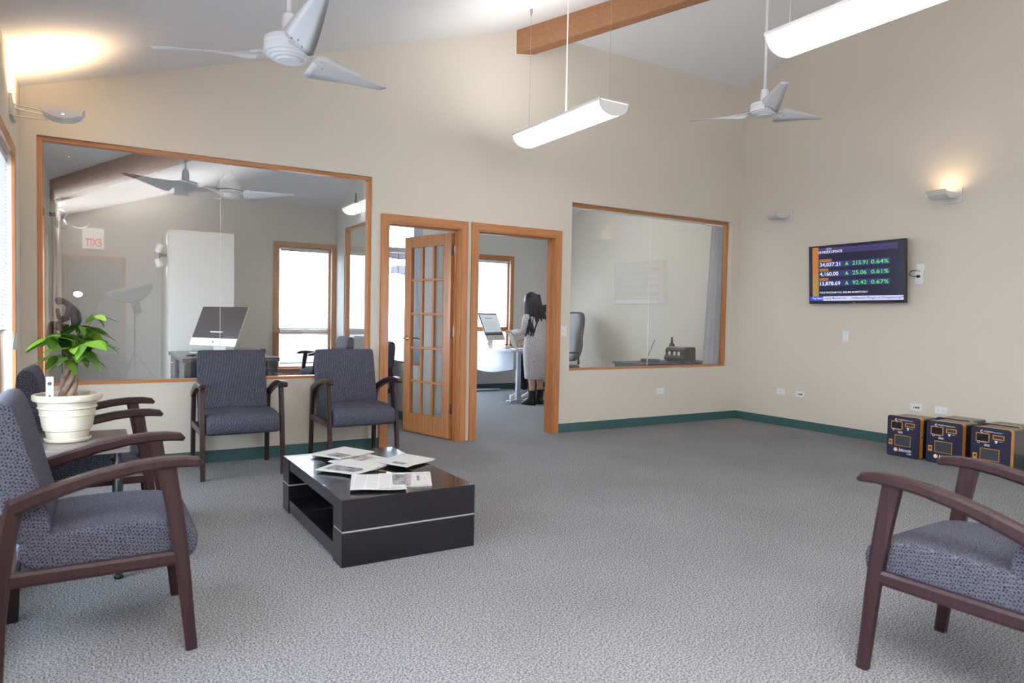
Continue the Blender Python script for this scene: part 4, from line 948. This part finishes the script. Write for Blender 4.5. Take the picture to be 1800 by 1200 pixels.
# exterior
struct(B(-30, 40, -30, 60, -.6, -.3).build('ground', 'ground_pale'))
aw = empty('stone_arch', (5.72, 8.2, -.3), 0, label='grey stone arch outside seen through the door opening', cat='arch')
for k in range(17):
    a0 = PI*k/17; a1 = PI*(k+1)/17; ro, ri = .96, .80; g = .008
    pts = [(ri*math.cos(a0+g), 1.62+ri*math.sin(a0+g)), (ro*math.cos(a0+g), 1.62+ro*math.sin(a0+g)), (ro*math.cos(a1-g), 1.62+ro*math.sin(a1-g)), (ri*math.cos(a1-g), 1.62+ri*math.sin(a1-g))]
    MB().prism(pts, -.03, .33, 'Y').build('arch_stone', 'stone_pale', aw)
zs = 0.
random.seed(7)
for row in range(14):
    h = .21; z = row*h; x = -1.35+random.uniform(-.15, 0)
    while x < 1.3:
        wd = random.uniform(.22, .42); xc = x+wd/2; 
        lim = .98*math.sqrt(max(0, 1-((max(z, 1.62)-1.62)/.98)**2)) if z < 2.6 else 0
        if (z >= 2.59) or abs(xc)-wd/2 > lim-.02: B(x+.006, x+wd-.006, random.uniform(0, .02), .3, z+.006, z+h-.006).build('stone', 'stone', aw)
        x += wd

# ------------------------------------------------------------------ rear of the room (behind the camera; seen only as reflections)
dr = struct(empty('door_3')); dr['label'] = 'closed grey door in the rear wall behind the camera'
B(-.39, .43, YR, YR+.035, .01, 2.03, bev=.003).build('door_leaf', 'door_grey', dr)
for q in ((-.42, -.39, 0, 2.09), (.43, .49, 0, 2.09)): B(q[0], q[1], YR, YR+.02, q[2], q[3]).build('casing', 'oak_Z', dr)
B(-.42, .49, YR, YR+.02, 2.03, 2.09).build('head_casing', 'oak_X', dr)
ex = empty('exit_sign', (.02, YR, 2.38), 0, label='white and red exit sign over the rear door, seen mirrored in the glass', cat='sign')
B(-.155, .155, 0, .04, -.17, .17, bev=.003).build('sign_box', 'exit_face', ex)
text('EXIT', 'exit_red', ex, (.115, .0405, -.13), (-1, 0, 0), (0, 0, 1), .23, .13, .001, bold=.02)
def studio():
    s = empty('studio_light', (.58, -6.5, 0), 0, label='studio strobe with a large upturned dish on a stand, seen only as a reflection', cat='studio light')
    mb = MB(); mb.tube([(0, 0, .3), (0, 0, 1.3)], .014, 8)
    for k in range(3): a = k*2*PI/3; mb.tube([(0, 0, .55), (.35*math.cos(a), .35*math.sin(a), .012)], .009, 6)
    mb.build('stand', 'dark_metal', s)
    R = Matrix.Translation((0, 0, 1.34)) @ Matrix.Rotation(-.28, 4, 'Y')
    o = MB().lathe([(.04, -.02), (.12, .0), (.24, .07), (.32, .17), (.34, .24), (.335, .24), (.31, .17), (.23, .075), (.10, .01)], 32, caps=False).build('dish', 'white_plastic', s, smooth=True); o.matrix_local = R
    o = MB().lathe([(.001, -.2), (.06, -.2), (.065, 0), (.001, .0)], 16).build('strobe_head', 'black_plastic', s); o.matrix_local = R
studio()
fl = empty('flash_lamp', (-.19, -6.95, 0), 0, label='bare flash lamp on a thin stand behind the camera', cat='studio light')
mb = MB(); mb.tube([(0, 0, .3), (0, 0, 1.36)], .01, 8)
for k in range(3): a = k*2*PI/3; mb.tube([(0, 0, .5), (.12*math.cos(a), .12*math.sin(a), .01)], .007, 6)
mb.build('stand', 'dark_metal', fl)
MB().sphere((0, 0, 1.44), .055, 16, 10, (1.1, 1, .8)).build('flash_bulb', 'flash_white', fl, smooth=True)

# ------------------------------------------------------------------ people
def skin_body(name, V, E, Rr, matn, parent, sub=2):
    me = bpy.data.meshes.new(name); me.from_pydata(V, E, []); o = bpy.data.objects.new(name, me); COL.objects.link(o); o.parent = parent
    o.modifiers.new('skin', 'SKIN'); sv = me.skin_vertices[0].data
    for i, r in enumerate(Rr): sv[i].radius = r if isinstance(r, tuple) else (r, r)
    sv[0].use_root = True; md = o.modifiers.new('sub', 'SUBSURF'); md.levels = md.render_levels = sub; bake(o, matn); return o
def loft(mb, secs, n=20):
    """secs: (center, rx, ry, xdir) horizontal-ish ellipses"""
    rings = []
    for c, rx, ry, xd in secs:
        c = Vector(c); X = Vector(xd).normalized(); Y = Vector((0, 0, 1)).cross(X)
        rings.append([c+X*rx*math.cos(2*PI*i/n)+Y*ry*math.sin(2*PI*i/n) for i in range(n)])
    return mb.ring(rings)
wm = empty('person', (5.245, 2.1, 0), math.radians(20), label='woman with long dark hair in grey knit dress and black boots, standing at desk', cat='person')
# local frame: forward = +Y, right = +X
sk = []; Ed = []; Rd = []
def chain(start, pts, rads):
    last = start; ids = []
    for p, r in zip(pts, rads):
        sk.append(p); Rd.append(r); i = len(sk)-1
        if last is not None: Ed.append((last, i))
        last = i; ids.append(i)
    return ids
t_ = chain(None, [(0, 0, .86), (0, .0, .96), (0, .02, 1.08), (0, .045, 1.20), (0, .06, 1.275), (0, .085, 1.33), (0, .11, 1.40), (0, .125, 1.46)], [(.13, .095), (.105, .08), (.115, .085), (.115, .08), (.05, .05), (.045, .045), (.075, .085), (.065, .075)])
for s in (-1, 1):
    chain(t_[0], [(s*.085, 0, .78), (s*.09, .01, .48), (s*.09, -.015, .28), (s*.09, -.01, .09), (s*.09, .11, .03)], [.085, .055, .048, .032, .025])
# left arm bent forward holding a pen over a paper; right arm resting on the desk
def arm(s, el, wr, hd):
    a = chain(t_[3], [(s*.15, .04, 1.235), el, wr, hd], [.045, .036, .024, .022]); h = a[-1]; H = Vector(hd); W = Vector(wr); d = (H-W).normalized(); side = d.cross(Vector((0, 0, 1))).normalized()
    for k in range(4):
        o = H + side*(k-1.5)*.017; L = (.055, .066, .062, .048)[k]
        chain(h, [tuple(o+d*.03), tuple(o+d*(.03+L*.5)+Vector((0, 0, -.012))), tuple(o+d*(.03+L*.7)+Vector((0, 0, -.035)))], [.0085, .008, .0065])
    o = H - side*s*.03; chain(h, [tuple(o+d*.01+Vector((0, 0, -.01))), tuple(o+d*.045+Vector((0, 0, -.025)))], [.009, .0075])
arm(-1, (-.21, .06, 1.0), (-.20, .25, 1.0), (-.19, .31, 1.01))
arm(1, (.20, .08, .98), (.13, .27, .90), (.11, .33, .89))
skin_body('body', sk, Ed, Rd, 'skin', wm)
X_ = (1, 0, 0)
mb = MB(); loft(mb, [((0, -.01, .36), .175, .145, X_), ((0, -.01, .39), .18, .15, X_), ((0, -.005, .55), .19, .16, X_), ((0, -.01, .72), .212, .175, X_), ((0, -.02, .84), .215, .17, X_), ((0, .0, .95), .175, .14, X_), ((0, .005, 1.02), .165, .125, X_), ((0, .02, 1.12), .18, .135, X_), ((0, .035, 1.21), .195, .12, X_), ((0, .05, 1.27), .13, .08, X_), ((0, .065, 1.31), .065, .06, X_)], 24)
mb.build('knit_dress', 'knit_grey', wm, smooth=True)
for s, el, wr in ((-1, (-.21, .06, 1.0), (-.20, .25, 1.0)), (1, (.20, .08, .98), (.13, .27, .90))):
    E0 = Vector(el); Wr = Vector(wr); MB().tube([(s*.10, .045, 1.225), (s*.165, .04, 1.20), (s*.195, .045, 1.10), E0, E0*.7+Wr*.3, Wr-(Wr-E0)*.06], [.055, .058, .052, .046, .044, .034], 12).build('sleeve', 'knit_grey', wm, smooth=True)
mb = MB(); loft(mb, [((-.03, .03, .97), .02, .015, X_), ((-.06, .0, 1.04), .05, .03, X_), ((-.05, -.03, 1.12), .09, .045, X_), ((-.01, -.035, 1.22), .115, .06, X_), ((0, .0, 1.30), .105, .085, X_), ((0, .06, 1.36), .10, .10, X_), ((0, .085, 1.42), .098, .105, X_), ((0, .10, 1.48), .092, .10, X_), ((0, .10, 1.53), .068, .075, X_), ((0, .10, 1.555), .03, .03, X_)], 20)
hr = mb.build('hair', 'hair_black', wm, smooth=True)
random.seed(3); mb = MB()
for i in range(44):
    a = -PI*1.12+PI*1.30*i/43 + random.uniform(-.06, .06); x = .10*math.cos(a); y = .07+.095*math.sin(a); L = random.uniform(.33, .46); ph = random.uniform(0, 6)
    ex_ = .05*math.cos(a)
    pts = [(x*.75, y*.9+.01, 1.52), (x*1.08, y-.0, 1.40), (x*1.2+ex_*.5, y-.03-.02*math.sin(-a), 1.27), (x*1.3+ex_+.014*math.sin(ph), y-.05+.012*math.cos(ph), 1.40-L*.75), (x*1.25+ex_*1.4+.025*math.sin(ph+2), y-.06, 1.40-L)]
    mb.tube(pts, [.020, .026, .028, .022, .008], 6)
mb.build('hair_locks', 'hair_black', wm, smooth=True)
for s in (-1, 1):
    b_ = MB(); loft(b_, [((s*.09, .045, .0), .042, .115, X_), ((s*.09, .045, .025), .045, .12, X_), ((s*.09, .03, .06), .044, .10, X_), ((s*.09, .0, .10), .042, .062, X_), ((s*.09, -.012, .15), .046, .056, X_), ((s*.09, -.014, .205), .052, .058, X_)], 16)
    b_.box(s*.09-.03, s*.09+.03, -.065, -.01, 0, .045, bev=.005); b_.build('ankle_boot', 'leather_black', wm, smooth=False)
# face
fc = MB(); fc.sphere((0, .215, 1.425), .014, 10, 8, (.7, 1, 1.3)); fc.build('nose', 'skin', wm, smooth=True)
fc = MB(); fc.sphere((-.03, .193, 1.45), .010, 10, 8); fc.sphere((.03, .193, 1.45), .010, 10, 8); fc.build('eyes', 'print_white', wm, smooth=True)
fc = MB(); fc.sphere((0, .20, 1.392), .016, 10, 8, (1.3, .5, .45)); fc.build('lips', 'bottle_red', wm, smooth=True)
pen = tag(MB().tube([(4.985, 2.40, .975), (4.965, 2.43, 1.05)], .004, 6).build('pen', 'black_plastic'), 'dark pen held in the left hand of the standing woman', 'pen')
pp = tag(B(-.1, .1, -.001, .001, -.13, .13).build('held_sheet', 'paper'), 'white sheet held upright by the standing woman', 'sheet of paper'); pp.location = (5.10, 2.50, .88); pp.rotation_euler = (-.5, .3, .6)
# seated man, mostly hidden behind the door jamb
mn = empty('person', (6.08, 2.95, 0), math.radians(90), label='person in dark clothes seated behind the desk, mostly hidden by the door jamb', cat='person')
sk = []; Ed = []; Rd = []
t_ = chain(None, [(0, 0, .60), (0, .02, .75), (0, .05, .92), (0, .08, 1.06), (0, .095, 1.14), (0, .10, 1.19), (0, .115, 1.26), (0, .12, 1.32)], [(.14, .11), (.13, .10), (.15, .11), (.14, .10), (.06, .06), (.055, .055), (.075, .09), (.068, .08)])
for s in (-1, 1): chain(t_[0], [(s*.10, .05, .60), (s*.12, .42, .60), (s*.12, .40, .32), (s*.12, .42, .09), (s*.12, .52, .03)], [.09, .07, .05, .035, .028])
def arm2(s, el, wr, hd):
    a = chain(t_[3], [(s*.18, .07, 1.09), el, wr, hd], [.055, .042, .028, .024]); h = a[-1]; H = Vector(hd); d = (H-Vector(wr)).normalized(); side = d.cross(Vector((0, 0, 1))).normalized()
    for k in range(4):
        o = H + side*(k-1.5)*.018; chain(h, [tuple(o+d*.035), tuple(o+d*.07+Vector((0, 0, -.008))), tuple(o+d*.09+Vector((0, 0, -.022)))], [.009, .0085, .007])
    o = H - side*s*.032; chain(h, [tuple(o+d*.012), tuple(o+d*.05+Vector((0, 0, -.012)))], [.0095, .008])
arm2(-1, (-.23, .16, .84), (-.17, .36, .775), (-.16, .43, .775)); arm2(1, (.23, .16, .84), (.17, .36, .775), (.16, .43, .775))
skin_body('body', sk, Ed, Rd, 'skin', mn)
mb = MB(); loft(mb, [((0, 0, .56), .17, .14, X_), ((0, .02, .72), .16, .13, X_), ((0, .05, .90), .18, .135, X_), ((0, .075, 1.04), .20, .12, X_), ((0, .09, 1.11), .15, .09, X_), ((0, .095, 1.15), .07, .07, X_)], 20); mb.build('jacket', 'trouser_black', mn, smooth=True)
for s in (-1, 1):
    MB().tube([(s*.11, .07, 1.07), (s*.19, .08, 1.05), (s*.235, .16, .85), (s*.19, .32, .79)], [.06, .065, .055, .04], 12).build('sleeve', 'trouser_black', mn, smooth=True)
    MB().tube([(s*.09, -.02, .60), (s*.12, .42, .60), (s*.12, .43, .56), (s*.12, .41, .10)], [.105, .085, .08, .055], 12).build('trouser_leg', 'trouser_black', mn, smooth=True)
    b_ = MB(); loft(b_, [((s*.12, .47, .0), .045, .13, X_), ((s*.12, .47, .04), .048, .13, X_), ((s*.12, .43, .08), .045, .08, X_), ((s*.12, .41, .11), .045, .05, X_)], 14); b_.build('shoe', 'print_white' if s > 0 else 'print_white', mn, smooth=True)
mb = MB(); mb.sphere((0, .10, 1.335), .10, 16, 10, (.95, 1.05, .75)); mb.build('hair', 'hair_black', mn, smooth=True)
fc = MB(); fc.sphere((0, .215, 1.28), .014, 10, 8, (.7, 1, 1.3)); fc.build('nose', 'skin', mn, smooth=True)
fc = MB(); fc.sphere((-.03, .195, 1.30), .010, 10, 8); fc.sphere((.03, .195, 1.30), .010, 10, 8); fc.build('eyes', 'print_white', mn, smooth=True)
